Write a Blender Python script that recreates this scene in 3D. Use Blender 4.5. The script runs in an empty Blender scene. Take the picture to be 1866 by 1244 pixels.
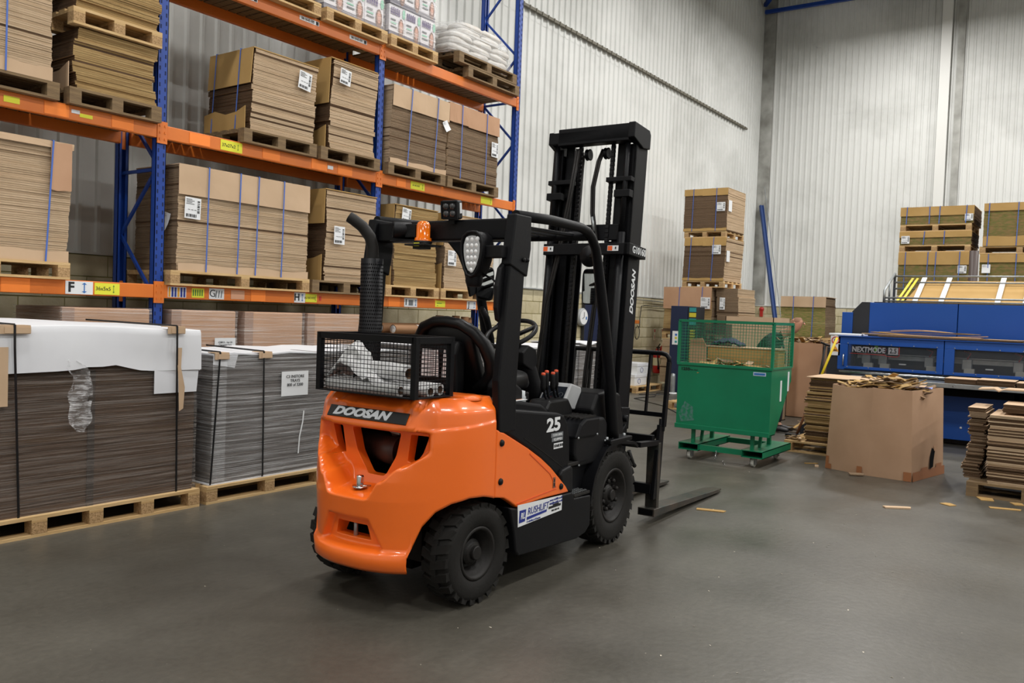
import bpy, bmesh, math, random
from mathutils import Vector, Matrix, noise
PI = math.pi
scene = bpy.context.scene
COL = scene.collection

# ---------------------------------------------------------------- camera, world, exposure, lights
def srgb(h, k=1.0):
    h = h.lstrip('#')
    o = []
    for i in (0, 2, 4):
        c = int(h[i:i+2], 16)/255
        o.append((c/12.92 if c <= .04045 else ((c+.055)/1.055)**2.4)*k)
    return (o[0], o[1], o[2], 1.0)

yaw, pitch, roll, EYE = 0.61907351, -0.03507035, 0.03631155, 1.6
fwd = Vector((math.cos(yaw)*math.cos(pitch), math.sin(yaw)*math.cos(pitch), math.sin(pitch)))
rgt = fwd.cross(Vector((0, 0, 1))).normalized(); upv = rgt.cross(fwd)
rgt, upv = math.cos(roll)*rgt+math.sin(roll)*upv, math.cos(roll)*upv-math.sin(roll)*rgt
cd = bpy.data.cameras.new('camera'); cam = bpy.data.objects.new('camera', cd); COL.objects.link(cam)
cd.sensor_width = 36; cd.lens = 1530/1866*36; cd.clip_end = 200; cd.clip_start = .05
M3 = Matrix((rgt, upv, -fwd)).transposed().to_4x4(); M3.translation = (0, 0, EYE); cam.matrix_world = M3
scene.camera = cam
cd.dof.use_dof = True; cd.dof.focus_distance = 5.2; cd.dof.aperture_fstop = 10

w = bpy.data.worlds.new('world'); scene.world = w; w.use_nodes = True
w.node_tree.nodes['Background'].inputs[0].default_value = (.80, .86, 1.0, 1)
w.node_tree.nodes['Background'].inputs[1].default_value = 0.18
scene.view_settings.view_transform = 'Standard'; scene.view_settings.look = 'None'
scene.view_settings.gamma = 1; scene.view_settings.use_curve_mapping = False
scene.view_settings.exposure = 0.0

LAMPS = []      # (x, y) of the high bay lamps hung in rows under the roof
for lx_ in (-3.5, 2.5, 8.5, 14.5, 20.8):
    for ly_ in (4.4, -1.6, -8.0):
        LAMPS.append((lx_, ly_))
for i, (lx_, ly_) in enumerate(LAMPS):
    ld = bpy.data.lights.new('bay_light', 'AREA'); ld.shape = 'RECTANGLE'; ld.size = 1.5; ld.size_y = .5
    ld.energy = 330 if lx_ > 12 else 240; ld.color = (1.0, .98, .95)
    lo = bpy.data.objects.new('bay_light', ld); COL.objects.link(lo); lo.location = (lx_, ly_, 9.60)

# ---------------------------------------------------------------- materials
MATS = {}
def mat(name, col, rough=.6, metal=0., col2=None, nscale=6, namt=.5, bump=0., bscale=60, stretch=(1, 1, 1),
        coat=0., alpha=1., spec=.5, emit=None, detail=4, trans=0.):
    if name in MATS: return MATS[name]
    m = bpy.data.materials.new(name); m.use_nodes = True; nt = m.node_tree; N = nt.nodes; L = nt.links
    b = N['Principled BSDF']
    c = srgb(col) if isinstance(col, str) else (*col, 1)
    b.inputs['Base Color'].default_value = c
    b.inputs['Roughness'].default_value = rough; b.inputs['Metallic'].default_value = metal
    b.inputs['Specular IOR Level'].default_value = spec
    if coat: b.inputs['Coat Weight'].default_value = coat; b.inputs['Coat Roughness'].default_value = .08
    if alpha < 1: b.inputs['Alpha'].default_value = alpha
    if trans: b.inputs['Transmission Weight'].default_value = trans
    if emit: b.inputs['Emission Color'].default_value = srgb(emit[0]); b.inputs['Emission Strength'].default_value = emit[1]
    if col2 or bump:
        tc = N.new('ShaderNodeTexCoord'); mp = N.new('ShaderNodeMapping'); mp.inputs['Scale'].default_value = stretch
        L.new(tc.outputs['Object'], mp.inputs[0])
    if col2:
        n = N.new('ShaderNodeTexNoise'); n.inputs['Scale'].default_value = nscale; n.inputs['Detail'].default_value = detail
        L.new(mp.outputs[0], n.inputs['Vector'])
        r = N.new('ShaderNodeValToRGB'); r.color_ramp.elements[0].position = .5-namt/2; r.color_ramp.elements[1].position = .5+namt/2
        r.color_ramp.elements[0].color = c; r.color_ramp.elements[1].color = srgb(col2) if isinstance(col2, str) else (*col2, 1)
        L.new(n.outputs['Fac'], r.inputs[0]); L.new(r.outputs[0], b.inputs['Base Color'])
    if bump:
        n2 = N.new('ShaderNodeTexNoise'); n2.inputs['Scale'].default_value = bscale; n2.inputs['Detail'].default_value = 3
        L.new(mp.outputs[0], n2.inputs['Vector'])
        bp = N.new('ShaderNodeBump'); bp.inputs['Strength'].default_value = bump; bp.inputs['Distance'].default_value = .01
        L.new(n2.outputs['Fac'], bp.inputs['Height']); L.new(bp.outputs[0], b.inputs['Normal'])
    MATS[name] = m
    return m

board      = mat('board_face', '#CAAE90', .85, col2='#BEA284', nscale=3, bump=.1, bscale=9, spec=.25)
board_gold = mat('board_gold', '#B89660', .85, col2='#AC8A54', nscale=3, bump=.1, bscale=9, spec=.25)
board_pink = mat('board_pink', '#BF987A', .85, col2='#B38C6E', nscale=3, bump=.1, bscale=9, spec=.25)
edge_light = mat('edge_light', '#CFB698', .9, col2='#B39A7C', nscale=3.0, namt=.35, stretch=(.6, .6, 28), spec=.15, bump=.6, bscale=30, detail=6)
edge_gold  = mat('edge_gold', '#B89C6C', .9, col2='#8C7048', nscale=3.0, namt=.35, stretch=(.6, .6, 28), spec=.15, bump=.6, bscale=30, detail=6)
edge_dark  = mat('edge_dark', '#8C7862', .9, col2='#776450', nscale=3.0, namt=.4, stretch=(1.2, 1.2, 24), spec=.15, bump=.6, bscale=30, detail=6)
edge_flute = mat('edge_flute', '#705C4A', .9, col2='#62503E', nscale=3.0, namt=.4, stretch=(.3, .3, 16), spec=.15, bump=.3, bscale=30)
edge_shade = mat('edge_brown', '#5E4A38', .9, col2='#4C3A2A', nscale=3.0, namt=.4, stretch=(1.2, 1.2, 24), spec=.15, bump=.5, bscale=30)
wood       = mat('pallet_wood', '#D2B484', .8, col2='#B89460', nscale=5, stretch=(.6, 6, 6), bump=.3, bscale=30)
wood_old   = mat('old_wood', '#8A7250', .85, col2='#65513A', nscale=5, stretch=(.6, 6, 6), bump=.4, bscale=30)
chip       = mat('chip_block', '#B8966C', .9, col2='#94764E', nscale=90, namt=.25, bump=.5, bscale=120)
rack_blue  = mat('rack_blue', '#12429C', .42, col2='#0E3585', nscale=3, bump=.04)
rack_orange= mat('rack_orange', '#E07A28', .42, col2='#D46E22', nscale=3, bump=.04)
fluo       = mat('orange_sticker', '#FF8A2E', .5)
white_lab  = mat('label_white', '#E2E4E6', .6)
yellow_lab = mat('label_yellow', '#E4E23A', .6)
black_ink  = mat('ink_black', '#15161A', .6)
blue_ink   = mat('ink_blue', '#2C6CB4', .6)
navy_ink   = mat('ink_navy', '#1E2F86', .5)
green_ink  = mat('ink_green', '#3C7A34', .6)
grey_ink   = mat('ink_grey', '#6E7276', .6)
strap_blue = mat('strap_blue', '#4468B8', .45)
strap_black= mat('strap_black', '#141416', .4)
white_sheet= mat('white_sheet', '#E4E6EA', .75, col2='#D8DADF', nscale=2, bump=.05, bscale=6)
steel_galv = mat('galvanised', '#A4A8AA', .42, metal=.7, col2='#8C9092', nscale=12)
chrome     = mat('chrome', '#C8C8CA', .15, metal=1.)
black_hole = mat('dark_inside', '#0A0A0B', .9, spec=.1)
paint_org  = mat('truck_orange', (.95, .165, .012), .30, coat=.6, bump=.015, bscale=9)
truck_blk  = mat('truck_black', '#0C0D11', .48, spec=.2, col2='#0A0A0D', nscale=4, bump=.06, bscale=160)
plast_blk  = mat('plastic_black', '#0D0D10', .5, spec=.25, bump=.12, bscale=260)
vinyl_blk  = mat('vinyl_black', '#0D0D0F', .42, spec=.35, bump=.05, bscale=90)
rubber     = mat('tyre_rubber', '#1D1B19', .75, col2='#171614', nscale=9, bump=.15, bscale=60, spec=.3)
rim_blk    = mat('rim_black', '#171615', .55, spec=.3, col2='#221F1D', nscale=14, bump=.1, bscale=50)
post_blue  = mat('post_dark_blue', '#133A78', .5)
fork_steel = mat('fork_steel', '#5A5048', .42, metal=.6, col2='#3A403E', nscale=7, namt=.4, bump=.15, bscale=40)
bin_green  = mat('bin_green', '#0E8059', .36, col2='#0B6F4C', nscale=2.2, bump=.03, bscale=20)
mach_blue  = mat('machine_blue', '#0D4A9E', .45, bump=.05, bscale=60)
mach_dark  = mat('machine_dark', '#22242A', .5)
navy       = mat('navy_panel', '#101E40', .5)
kraft_box  = mat('kraft_box', '#B8967A', .85, col2='#AC8A6E', nscale=3, bump=.1, bscale=9, spec=.25)
tape_brown = mat('brown_tape', '#9A6440', .45)

# dirty white painted sheet
def wall_mat():
    m = bpy.data.materials.new('white_cladding'); m.use_nodes = True; nt = m.node_tree; N = nt.nodes; L = nt.links
    b = N['Principled BSDF']; b.inputs['Roughness'].default_value = .55
    g = N.new('ShaderNodeNewGeometry')
    n = N.new('ShaderNodeTexNoise'); n.inputs['Scale'].default_value = .42; n.inputs['Detail'].default_value = 9; n.inputs['Roughness'].default_value = .6
    L.new(g.outputs['Position'], n.inputs['Vector'])
    r = N.new('ShaderNodeValToRGB'); r.color_ramp.elements[0].position = .33; r.color_ramp.elements[0].color = srgb('#BCBDB9')
    r.color_ramp.elements[1].position = .56; r.color_ramp.elements[1].color = srgb('#D8D9D6')
    L.new(n.outputs['Fac'], r.inputs[0])
    # thin dirty scuffs and cobwebs
    mp = N.new('ShaderNodeMapping'); mp.inputs['Scale'].default_value = (1, 1, .8); L.new(g.outputs['Position'], mp.inputs[0])
    n2 = N.new('ShaderNodeTexNoise'); n2.inputs['Scale'].default_value = 1.6; n2.inputs['Detail'].default_value = 10; n2.inputs['Roughness'].default_value = .72
    n2.inputs['Distortion'].default_value = 1.2
    L.new(mp.outputs[0], n2.inputs['Vector'])
    r2 = N.new('ShaderNodeValToRGB'); r2.color_ramp.elements[0].position = .26; r2.color_ramp.elements[0].color = (.22, .22, .21, 1)
    r2.color_ramp.elements[1].position = .33; r2.color_ramp.elements[1].color = (1, 1, 1, 1)
    L.new(n2.outputs['Fac'], r2.inputs[0])
    mx = N.new('ShaderNodeMixRGB'); mx.blend_type = 'MULTIPLY'; mx.inputs[0].default_value = .55
    L.new(r.outputs[0], mx.inputs[1]); L.new(r2.outputs[0], mx.inputs[2]); L.new(mx.outputs[0], b.inputs['Base Color'])
    return m
cladding = wall_mat()

def floor_mat():
    m = bpy.data.materials.new('polished_concrete'); m.use_nodes = True; nt = m.node_tree; N = nt.nodes; L = nt.links
    b = N['Principled BSDF']; b.inputs['Specular IOR Level'].default_value = .45
    g = N.new('ShaderNodeNewGeometry')
    n = N.new('ShaderNodeTexNoise'); n.inputs['Scale'].default_value = .8; n.inputs['Detail'].default_value = 8; n.inputs['Roughness'].default_value = .6
    L.new(g.outputs['Position'], n.inputs['Vector'])
    r = N.new('ShaderNodeValToRGB'); r.color_ramp.elements[0].position = .35; r.color_ramp.elements[0].color = srgb('#46433C')
    r.color_ramp.elements[1].position = .68; r.color_ramp.elements[1].color = srgb('#59564E')
    L.new(n.outputs['Fac'], r.inputs[0])
    n3 = N.new('ShaderNodeTexNoise'); n3.inputs['Scale'].default_value = 26; n3.inputs['Detail'].default_value = 6
    L.new(g.outputs['Position'], n3.inputs['Vector'])
    r3 = N.new('ShaderNodeValToRGB'); r3.color_ramp.elements[0].position = .3; r3.color_ramp.elements[0].color = (.86, .86, .86, 1)
    r3.color_ramp.elements[1].position = .7; r3.color_ramp.elements[1].color = (1.06, 1.06, 1.06, 1)
    L.new(n3.outputs['Fac'], r3.inputs[0])
    mx = N.new('ShaderNodeMixRGB'); mx.blend_type = 'MULTIPLY'; mx.inputs[0].default_value = 1
    L.new(r.outputs[0], mx.inputs[1]); L.new(r3.outputs[0], mx.inputs[2])
    # small pale chips of dust
    v = N.new('ShaderNodeTexNoise'); v.inputs['Scale'].default_value = 38; v.inputs['Detail'].default_value = 2
    L.new(g.outputs['Position'], v.inputs['Vector'])
    rv = N.new('ShaderNodeValToRGB'); rv.color_ramp.elements[0].position = .765; rv.color_ramp.elements[0].color = (0, 0, 0, 1)
    rv.color_ramp.elements[1].position = .79; rv.color_ramp.elements[1].color = (1, 1, 1, 1)
    L.new(v.outputs['Fac'], rv.inputs[0])
    mx2 = N.new('ShaderNodeMixRGB'); mx2.inputs[2].default_value = srgb('#A8A294')
    L.new(rv.outputs[0], mx2.inputs[0]); L.new(mx.outputs[0], mx2.inputs[1]); L.new(mx2.outputs[0], b.inputs['Base Color'])
    n2 = N.new('ShaderNodeTexNoise'); n2.inputs['Scale'].default_value = 1.3; n2.inputs['Detail'].default_value = 7
    L.new(g.outputs['Position'], n2.inputs['Vector'])
    rr = N.new('ShaderNodeMapRange'); rr.inputs['From Min'].default_value = .3; rr.inputs['From Max'].default_value = .7
    rr.inputs['To Min'].default_value = .30; rr.inputs['To Max'].default_value = .48
    L.new(n2.outputs['Fac'], rr.inputs['Value']); L.new(rr.outputs[0], b.inputs['Roughness'])
    bp = N.new('ShaderNodeBump'); bp.inputs['Strength'].default_value = .08; bp.inputs['Distance'].default_value = .02
    L.new(n3.outputs['Fac'], bp.inputs['Height']); L.new(bp.outputs[0], b.inputs['Normal'])
    return m
concrete = floor_mat()

def wrap_mat(name, dens, col='#D8DCE0', sx=1.0):
    # stretch film: thin creased streaks, clear between them
    m = bpy.data.materials.new(name); m.use_nodes = True; nt = m.node_tree; N = nt.nodes; L = nt.links
    b = N['Principled BSDF']; b.inputs['Roughness'].default_value = .22; b.inputs['Base Color'].default_value = srgb(col)
    g = N.new('ShaderNodeNewGeometry')
    mp = N.new('ShaderNodeMapping'); mp.inputs['Scale'].default_value = (.22*sx, .22*sx, 17); mp.inputs['Rotation'].default_value = (0.0, .03, 0)
    L.new(g.outputs['Position'], mp.inputs[0])
    n = N.new('ShaderNodeTexNoise'); n.inputs['Scale'].default_value = 3.2; n.inputs['Detail'].default_value = 9; n.inputs['Roughness'].default_value = .7
    n.inputs['Distortion'].default_value = .35
    L.new(mp.outputs[0], n.inputs['Vector'])
    mp2 = N.new('ShaderNodeMapping'); mp2.inputs['Scale'].default_value = (.9*sx, .9*sx, 60); mp2.inputs['Rotation'].default_value = (0, -.04, 0)
    L.new(g.outputs['Position'], mp2.inputs[0])
    n5 = N.new('ShaderNodeTexNoise'); n5.inputs['Scale'].default_value = 2.4; n5.inputs['Detail'].default_value = 5; n5.inputs['Roughness'].default_value = .6
    L.new(mp2.outputs[0], n5.inputs['Vector'])
    ad = N.new('ShaderNodeMath'); ad.operation = 'MULTIPLY_ADD'; ad.inputs[1].default_value = .55
    hf = N.new('ShaderNodeMath'); hf.operation = 'MULTIPLY'; hf.inputs[1].default_value = .45
    L.new(n5.outputs['Fac'], hf.inputs[0]); L.new(n.outputs['Fac'], ad.inputs[0]); L.new(hf.outputs[0], ad.inputs[2])
    r = N.new('ShaderNodeValToRGB'); r.color_ramp.elements[0].position = .47; r.color_ramp.elements[0].color = (dens*.16,)*3+(1,)
    r.color_ramp.elements[1].position = .66; r.color_ramp.elements[1].color = (min(1, dens*1.6),)*3+(1,)
    L.new(ad.outputs[0], r.inputs[0]); L.new(r.outputs[0], b.inputs['Alpha'])
    bp = N.new('ShaderNodeBump'); bp.inputs['Strength'].default_value = .6; bp.inputs['Distance'].default_value = .01
    L.new(n.outputs['Fac'], bp.inputs['Height']); L.new(bp.outputs[0], b.inputs['Normal'])
    return m
film = wrap_mat('stretch_film', .20, '#D8CFC8')
film_thick = wrap_mat('stretch_film_dense', .50, '#CFCFD0')
film_clear = wrap_mat('stretch_film_clear', .34, '#F4F0EC')

def glassy(name, col, alpha):
    return mat(name, col, .08, alpha=alpha)
pane_glass = glassy('door_glass', '#6A7078', .14)

# ---------------------------------------------------------------- geometry helpers
class G:
    def __init__(s): s.v = []; s.f = []; s.m = []; s.s = []
    def add(s, vs, fs, mi=0, smooth=False):
        o = len(s.v); s.v += [tuple(v) for v in vs]
        for f in fs: s.f.append([i+o for i in f]); s.m.append(mi); s.s.append(smooth)
        return s
    def box(s, x0, x1, y0, y1, z0, z1, mi=0):
        return s.add([(x0,y0,z0),(x1,y0,z0),(x1,y1,z0),(x0,y1,z0),(x0,y0,z1),(x1,y0,z1),(x1,y1,z1),(x0,y1,z1)],
                     [(0,3,2,1),(4,5,6,7),(0,1,5,4),(1,2,6,5),(2,3,7,6),(3,0,4,7)], mi)
    def bar(s, p, q, wa, wb, up=(0,0,1), mi=0):
        p = Vector(p); q = Vector(q); d = (q-p).normalized(); u = Vector(up)
        if abs(d.dot(u)) > .98: u = Vector((1,0,0))
        a = d.cross(u).normalized(); b = a.cross(d)
        vs = [e+a*i*wa/2+b*j*wb/2 for e in (p, q) for i, j in ((-1,-1),(1,-1),(1,1),(-1,1))]
        return s.add(vs, [(0,1,2,3),(7,6,5,4),(0,4,5,1),(1,5,6,2),(2,6,7,3),(3,7,4,0)], mi)
    def prism(s, poly, axis, a, b, mi=0, smooth=False):
        # poly in the two remaining axes (x: (y,z); y: (x,z); z: (x,y))
        def P(u, v, t): return {'x': (t,u,v), 'y': (u,t,v), 'z': (u,v,t)}[axis]
        n = len(poly)
        s.add([P(u,v,a) for u,v in poly]+[P(u,v,b) for u,v in poly],
              [list(range(n)), list(range(2*n-1, n-1, -1))], mi)
        o = len(s.v)-2*n
        for i in range(n):
            j = (i+1) % n
            s.f.append([o+i, o+j, o+n+j, o+n+i]); s.m.append(mi); s.s.append(smooth)
        return s
    def tube(s, path, r, n=10, mi=0, cap=True, flat=1.0, closed=False):
        path = [Vector(p) for p in path]; rs = r if isinstance(r, (list, tuple)) else [r]*len(path)
        o = len(s.v); prev = None
        for i, p in enumerate(path):
            if closed: d = path[(i+1) % len(path)]-path[i-1]
            else: d = path[min(i+1, len(path)-1)]-path[max(i-1, 0)]
            d.normalize()
            if prev is None:
                u = Vector((0,0,1)) if abs(d.z) < .9 else Vector((1,0,0)); a = d.cross(u).normalized()
            else:
                a = prev-d*prev.dot(d); a.normalize()
            prev = a; b = d.cross(a)
            for k in range(n):
                t = 2*PI*k/n; s.v.append(tuple(p+a*math.cos(t)*rs[i]+b*math.sin(t)*rs[i]*flat))
        m = len(path)
        for i in range(m if closed else m-1):
            for k in range(n):
                i2 = (i+1) % m
                s.f.append([o+i*n+k, o+i*n+(k+1) % n, o+i2*n+(k+1) % n, o+i2*n+k]); s.m.append(mi); s.s.append(True)
        if cap and not closed:
            s.f.append([o+k for k in range(n)][::-1]); s.m.append(mi); s.s.append(False)
            s.f.append([o+(m-1)*n+k for k in range(n)]); s.m.append(mi); s.s.append(False)
        return s
    def lathe(s, prof, c, axis='z', n=24, mi=0, smooth=True):
        # prof: (radius, height) pairs
        o = len(s.v); c = Vector(c)
        for r, h in prof:
            for k in range(n):
                t = 2*PI*k/n; u, v = r*math.cos(t), r*math.sin(t)
                s.v.append(tuple(c+Vector({'z': (u,v,h), 'y': (u,h,v), 'x': (h,u,v)}[axis])))
        for i in range(len(prof)-1):
            for k in range(n):
                s.f.append([o+i*n+k, o+i*n+(k+1) % n, o+(i+1)*n+(k+1) % n, o+(i+1)*n+k]); s.m.append(mi); s.s.append(smooth)
        return s
    def disc(s, c, r, h, axis='z', n=20, mi=0):
        return s.lathe([(0.0001, h), (r, h), (r, 0), (0.0001, 0)], c, axis, n, mi, False)
    def grid(s, rows, mi=0, smooth=True, close=False):
        o = len(s.v); nr = len(rows); nc = len(rows[0])
        for r in rows: s.v += [tuple(p) for p in r]
        for i in range(nr-1):
            for k in range(nc if close else nc-1):
                s.f.append([o+i*nc+k, o+i*nc+(k+1) % nc, o+(i+1)*nc+(k+1) % nc, o+(i+1)*nc+k]); s.m.append(mi); s.s.append(smooth)
        return s
    def xf(s, M):
        s.v = [tuple(M @ Vector(v)) for v in s.v]; return s
    def shift(s, d):
        s.v = [(v[0]+d[0], v[1]+d[1], v[2]+d[2]) for v in s.v]; return s
    def mesh(s, name, mats, fix=True):
        me = bpy.data.meshes.new(name); me.from_pydata(s.v, [], s.f)
        for m in (mats if isinstance(mats, (list, tuple)) else [mats]): me.materials.append(m)
        me.polygons.foreach_set('material_index', s.m); me.polygons.foreach_set('use_smooth', s.s)
        if fix:
            bm = bmesh.new(); bm.from_mesh(me); bmesh.ops.recalc_face_normals(bm, faces=bm.faces); bm.to_mesh(me); bm.free()
        me.update(); return me
    def build(s, name, mats, parent=None, loc=None, rot=None, bevel=0., seg=2, fix=True):
        o = bpy.data.objects.new(name, s.mesh(name, mats, fix)); COL.objects.link(o)
        if parent is not None: o.parent = parent
        if loc: o.location = loc
        if rot: o.rotation_euler = rot
        if bevel:
            b = o.modifiers.new('bevel', 'BEVEL'); b.width = bevel; b.segments = seg; b.limit_method = 'ANGLE'; b.angle_limit = .6
        return o

def sol(o, t):
    md = o.modifiers.new('s', 'SOLIDIFY'); md.thickness = t
    e = o.modifiers.new('e', 'EDGE_SPLIT'); e.split_angle = .7
    return o
def thing(name, label, cat, loc=(0,0,0), rotz=0., group=None):
    o = bpy.data.objects.new(name, None); COL.objects.link(o); o.location = loc; o.rotation_euler = (0, 0, rotz)
    o.empty_display_size = .1
    o['label'] = label; o['category'] = cat
    if group: o['group'] = group
    return o
def tag(o, label, cat, group=None):
    o['label'] = label; o['category'] = cat
    if group: o['group'] = group
    return o
def part(name, me, parent, loc=(0,0,0), rot=(0,0,0)):
    o = bpy.data.objects.new(name, me); COL.objects.link(o); o.parent = parent; o.location = loc; o.rotation_euler = rot
    return o
def text(s, size, m, parent, loc, rot, name='lettering', bold=0., shear=0., sx=1., align='CENTER', ext=.0008):
    c = bpy.data.curves.new(name, 'FONT'); c.body = s; c.size = size; c.offset = bold; c.shear = shear; c.extrude = ext
    c.align_x = align; c.align_y = 'CENTER'; c.resolution_u = 3; c.materials.append(m)
    tmp = bpy.data.objects.new(name, c); COL.objects.link(tmp)
    me = bpy.data.meshes.new_from_object(tmp.evaluated_get(bpy.context.evaluated_depsgraph_get())); me.name = name
    bpy.data.objects.remove(tmp, do_unlink=True); bpy.data.curves.remove(c)
    me.transform(Matrix.Diagonal((sx, 1, 1, 1)))
    if not me.materials: me.materials.append(m)
    o = bpy.data.objects.new(name, me); COL.objects.link(o); o.parent = parent; o.location = loc; o.rotation_euler = rot
    return o
FY = (PI/2, 0, 0)            # lettering that faces -Y
FX = (PI/2, 0, -PI/2)        # lettering that faces -X
# ================================================================ THE HALL
random.seed(7)
WY, WX = 8.8, 24.6
def struct(g, name, m, bevel=0.):
    o = g.build(name, m, bevel=bevel); o['kind'] = 'structure'; return o
floor = struct(G().box(-7, 26, -12, 10, -.2, 0), 'floor', concrete)

# corrugated sheet, 1 m wide, ribs every pitch; lies in local XZ, ribs stand towards -Y
def sheet_mesh(h, pitch, name, rib=.028):
    n = round(1/pitch); xs = []
    for i in range(n):
        c = (i+.5)*pitch
        xs += [(c-.034, 0), (c-.018, -rib), (c+.018, -rib), (c+.034, 0)]
    xs = [(0, 0)]+xs+[(1.0, 0)]
    return G().grid([[(x, y, z) for x, y in xs] for z in (0, h)], smooth=False).mesh(name, cladding, fix=False)
TOP = 11.2
wl = struct(G().box(-7, WX+.3, WY+.02, WY+.3, 0, TOP), 'wall_left', cladding)
wf = struct(G().box(WX+.02, WX+.3, -12, WY+.3, 0, TOP), 'wall_far', cladding)
tiers = ((2.06, 4.86), (6.88, 4.34))
for z0, h in tiers:
    sm = sheet_mesh(h, .2, 'cladding_sheet')
    for k in range(-7, 25):
        L = 1.0 if k < 24 else .6
        o = part('cladding_sheet', sm, wl, (k, WY-.003*(z0 > 5)*0, z0), (0, 0, 0)); o.location.y = WY+(-.004 if z0 > 5 else 0)
        if k == 24: o.scale.x = .6
for z0, h in ((2.06, 5.45), (7.49, 3.72)):
    sm = sheet_mesh(h, 1/6, 'cladding_sheet', .02)
    for k in range(21):
        part('cladding_sheet', sm, wf, (WX+(-.004 if z0 > 5 else 0), WY-k, z0), (0, 0, -PI/2))
# fixing screws along the rails behind the sheets
g = G()
for z in (4.56, 5.73, 6.95, 8.08, 9.18):
    for i in range(-20, 170):
        x = i*.2-.3
        if -7 < x < 24.5: g.lathe([(.017, 0), (.012, -.012), (.001, -.014)], (x, WY-.002, z), 'y', 6, smooth=False)
o = g.build('fixing_screw', mat('rusty_screw', '#6B655C', .6), wl); o['kind'] = 'stuff'
g = G()
for z in (3.0, 4.15, 5.3, 6.45, 7.56, 8.7):
    for i in range(0, 100):
        y = WY-.25-i/6*1.0
        if y > -10: g.lathe([(.017, 0), (.012, -.012), (.001, -.014)], (WX-.002, y, z), 'x', 6, smooth=False)
o = g.build('fixing_screw', MATS['rusty_screw'], wf); o['kind'] = 'stuff'

# blockwork dado: each block its own piece where it can be told apart
block_mats = [mat('concrete_block', '#D2C9AC', .95, col2='#C0B594', nscale=7, bump=.35, bscale=45, spec=.2),
              mat('concrete_block_dusty', '#C6BC9E', .95, col2='#B4A986', nscale=7, bump=.35, bscale=45, spec=.2)]
mortar = mat('mortar', '#A8A064', .95, col2='#908A66', nscale=9, bump=.4, bscale=60)
def blocks(wallobj, horizontal, start, stop, single):
    bm = [G().box(0, .438, -.035, .03, 0, .213).mesh('block', m) for m in block_mats]
    half = [G().box(0, .213, -.035, .03, 0, .213).mesh('block', m) for m in block_mats]
    joined = G(); n = 0
    for r in range(9):
        z = .006+r*.2265; x = start-(.225 if r % 2 else 0)
        while x < stop-.02:
            m = bm; L = .45
            if x < start: x = start; m = half; L = .225
            if x+L > stop+.02: m = half; L = .225
            if x+L > stop+.03: break
            jit = random.uniform(-.004, .004); mm = random.random() < .5
            if single(x):
                if horizontal: part('block', m[mm], wallobj, (x, WY-.02+jit, z))
                else: part('block', m[mm], wallobj, (WX-.02+jit, WY-.06-x, z), (0, 0, -PI/2))
                n += 1
            else:
                y = WY-.02+jit
                w_ = .438 if L > .3 else .213
                if horizontal: joined.box(x, x+w_, y-.035, y+.03, z, z+.213)
                else: joined.box(WX-.055+jit, WX, WY-.06-x-w_, WY-.06-x, z, z+.213)
            x += L
    if joined.v:
        o = joined.build('block_course', block_mats[0], wallobj, fix=False); o['kind'] = 'stuff'
    return n
G().box(-7, WX, WY-.045, WY+.02, 0, 2.04).build('mortar_bed', mortar, wl)
G().box(WX-.045, WX+.02, -12, WY, 0, 2.04).build('mortar_bed', mortar, wf)
G().box(-7, WX, WY-.07, WY, 2.043, 2.07).build('ledge_flashing', cladding, wl)
G().box(WX-.07, WX, -12, WY, 2.043, 2.07).build('ledge_flashing', cladding, wf)
blocks(wl, True, -6.9, 24.5, lambda x: x > 11.9)
blocks(wf, False, 0, 20.7, lambda x: x < 6.6)
# closing angle in the corner and the white column on the far wall
struct(G().box(WX-.035, WX-.005, 8.42, 8.79, 2.08, TOP), 'trim_1', mat('grey_angle', '#BDBDB8', .6, col2='#77766F', nscale=2.2, detail=9))
struct(G().box(WX-.16, WX-.14, 3.75, 4.0, 0, 10.9).box(WX-.14, WX-.03, 3.865, 3.885, 0, 10.9), 'steel_column', mat('column_white', '#DADAD6', .5), .004)
struct(G().box(WX-.06, WX-.03, 3.45, 3.62, 2.1, TOP), 'trim_2', MATS['grey_angle'])
# roof
ceil = struct(G().box(-7, 26, -12, 10, TOP, TOP+.15), 'ceiling', mat('roof_sheet', '#8E8E88', .7, col2='#74736C', nscale=1.2, detail=8))
g = G()
for i in range(0, 26): g.bar((WX-.3-i*1.2, -11.5, TOP-.09), (WX-.3-i*1.2, 9.6, TOP-.09), .07, .16)
g.build('roof_purlin', steel_galv, ceil)
rb = G().bar((WX-.22, WY-.1, 10.62), (WX-.22, -11, 10.35), .10, .10).build('roof_beam', rack_blue, bevel=.006); rb['kind'] = 'structure'
rb = G().bar((WX-.25, WY-.1, 10.82), (WX-4.6, 5.6, 10.98), .10, .10).bar((WX-.2, 3.9, 10.3), (WX-.4, 3.86, 11.15), .18, .14).build('roof_brace', rack_blue, bevel=.006); rb['kind'] = 'structure'
# the rest of the hall, behind and beside the photographer
for nm, gg in (('wall_rear', G().box(-7.3, -7, -12, 9, 0, TOP)), ('wall_right', G().box(-7, 25, -12.3, -12, 0, TOP))): struct(gg, nm, cladding)

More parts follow.
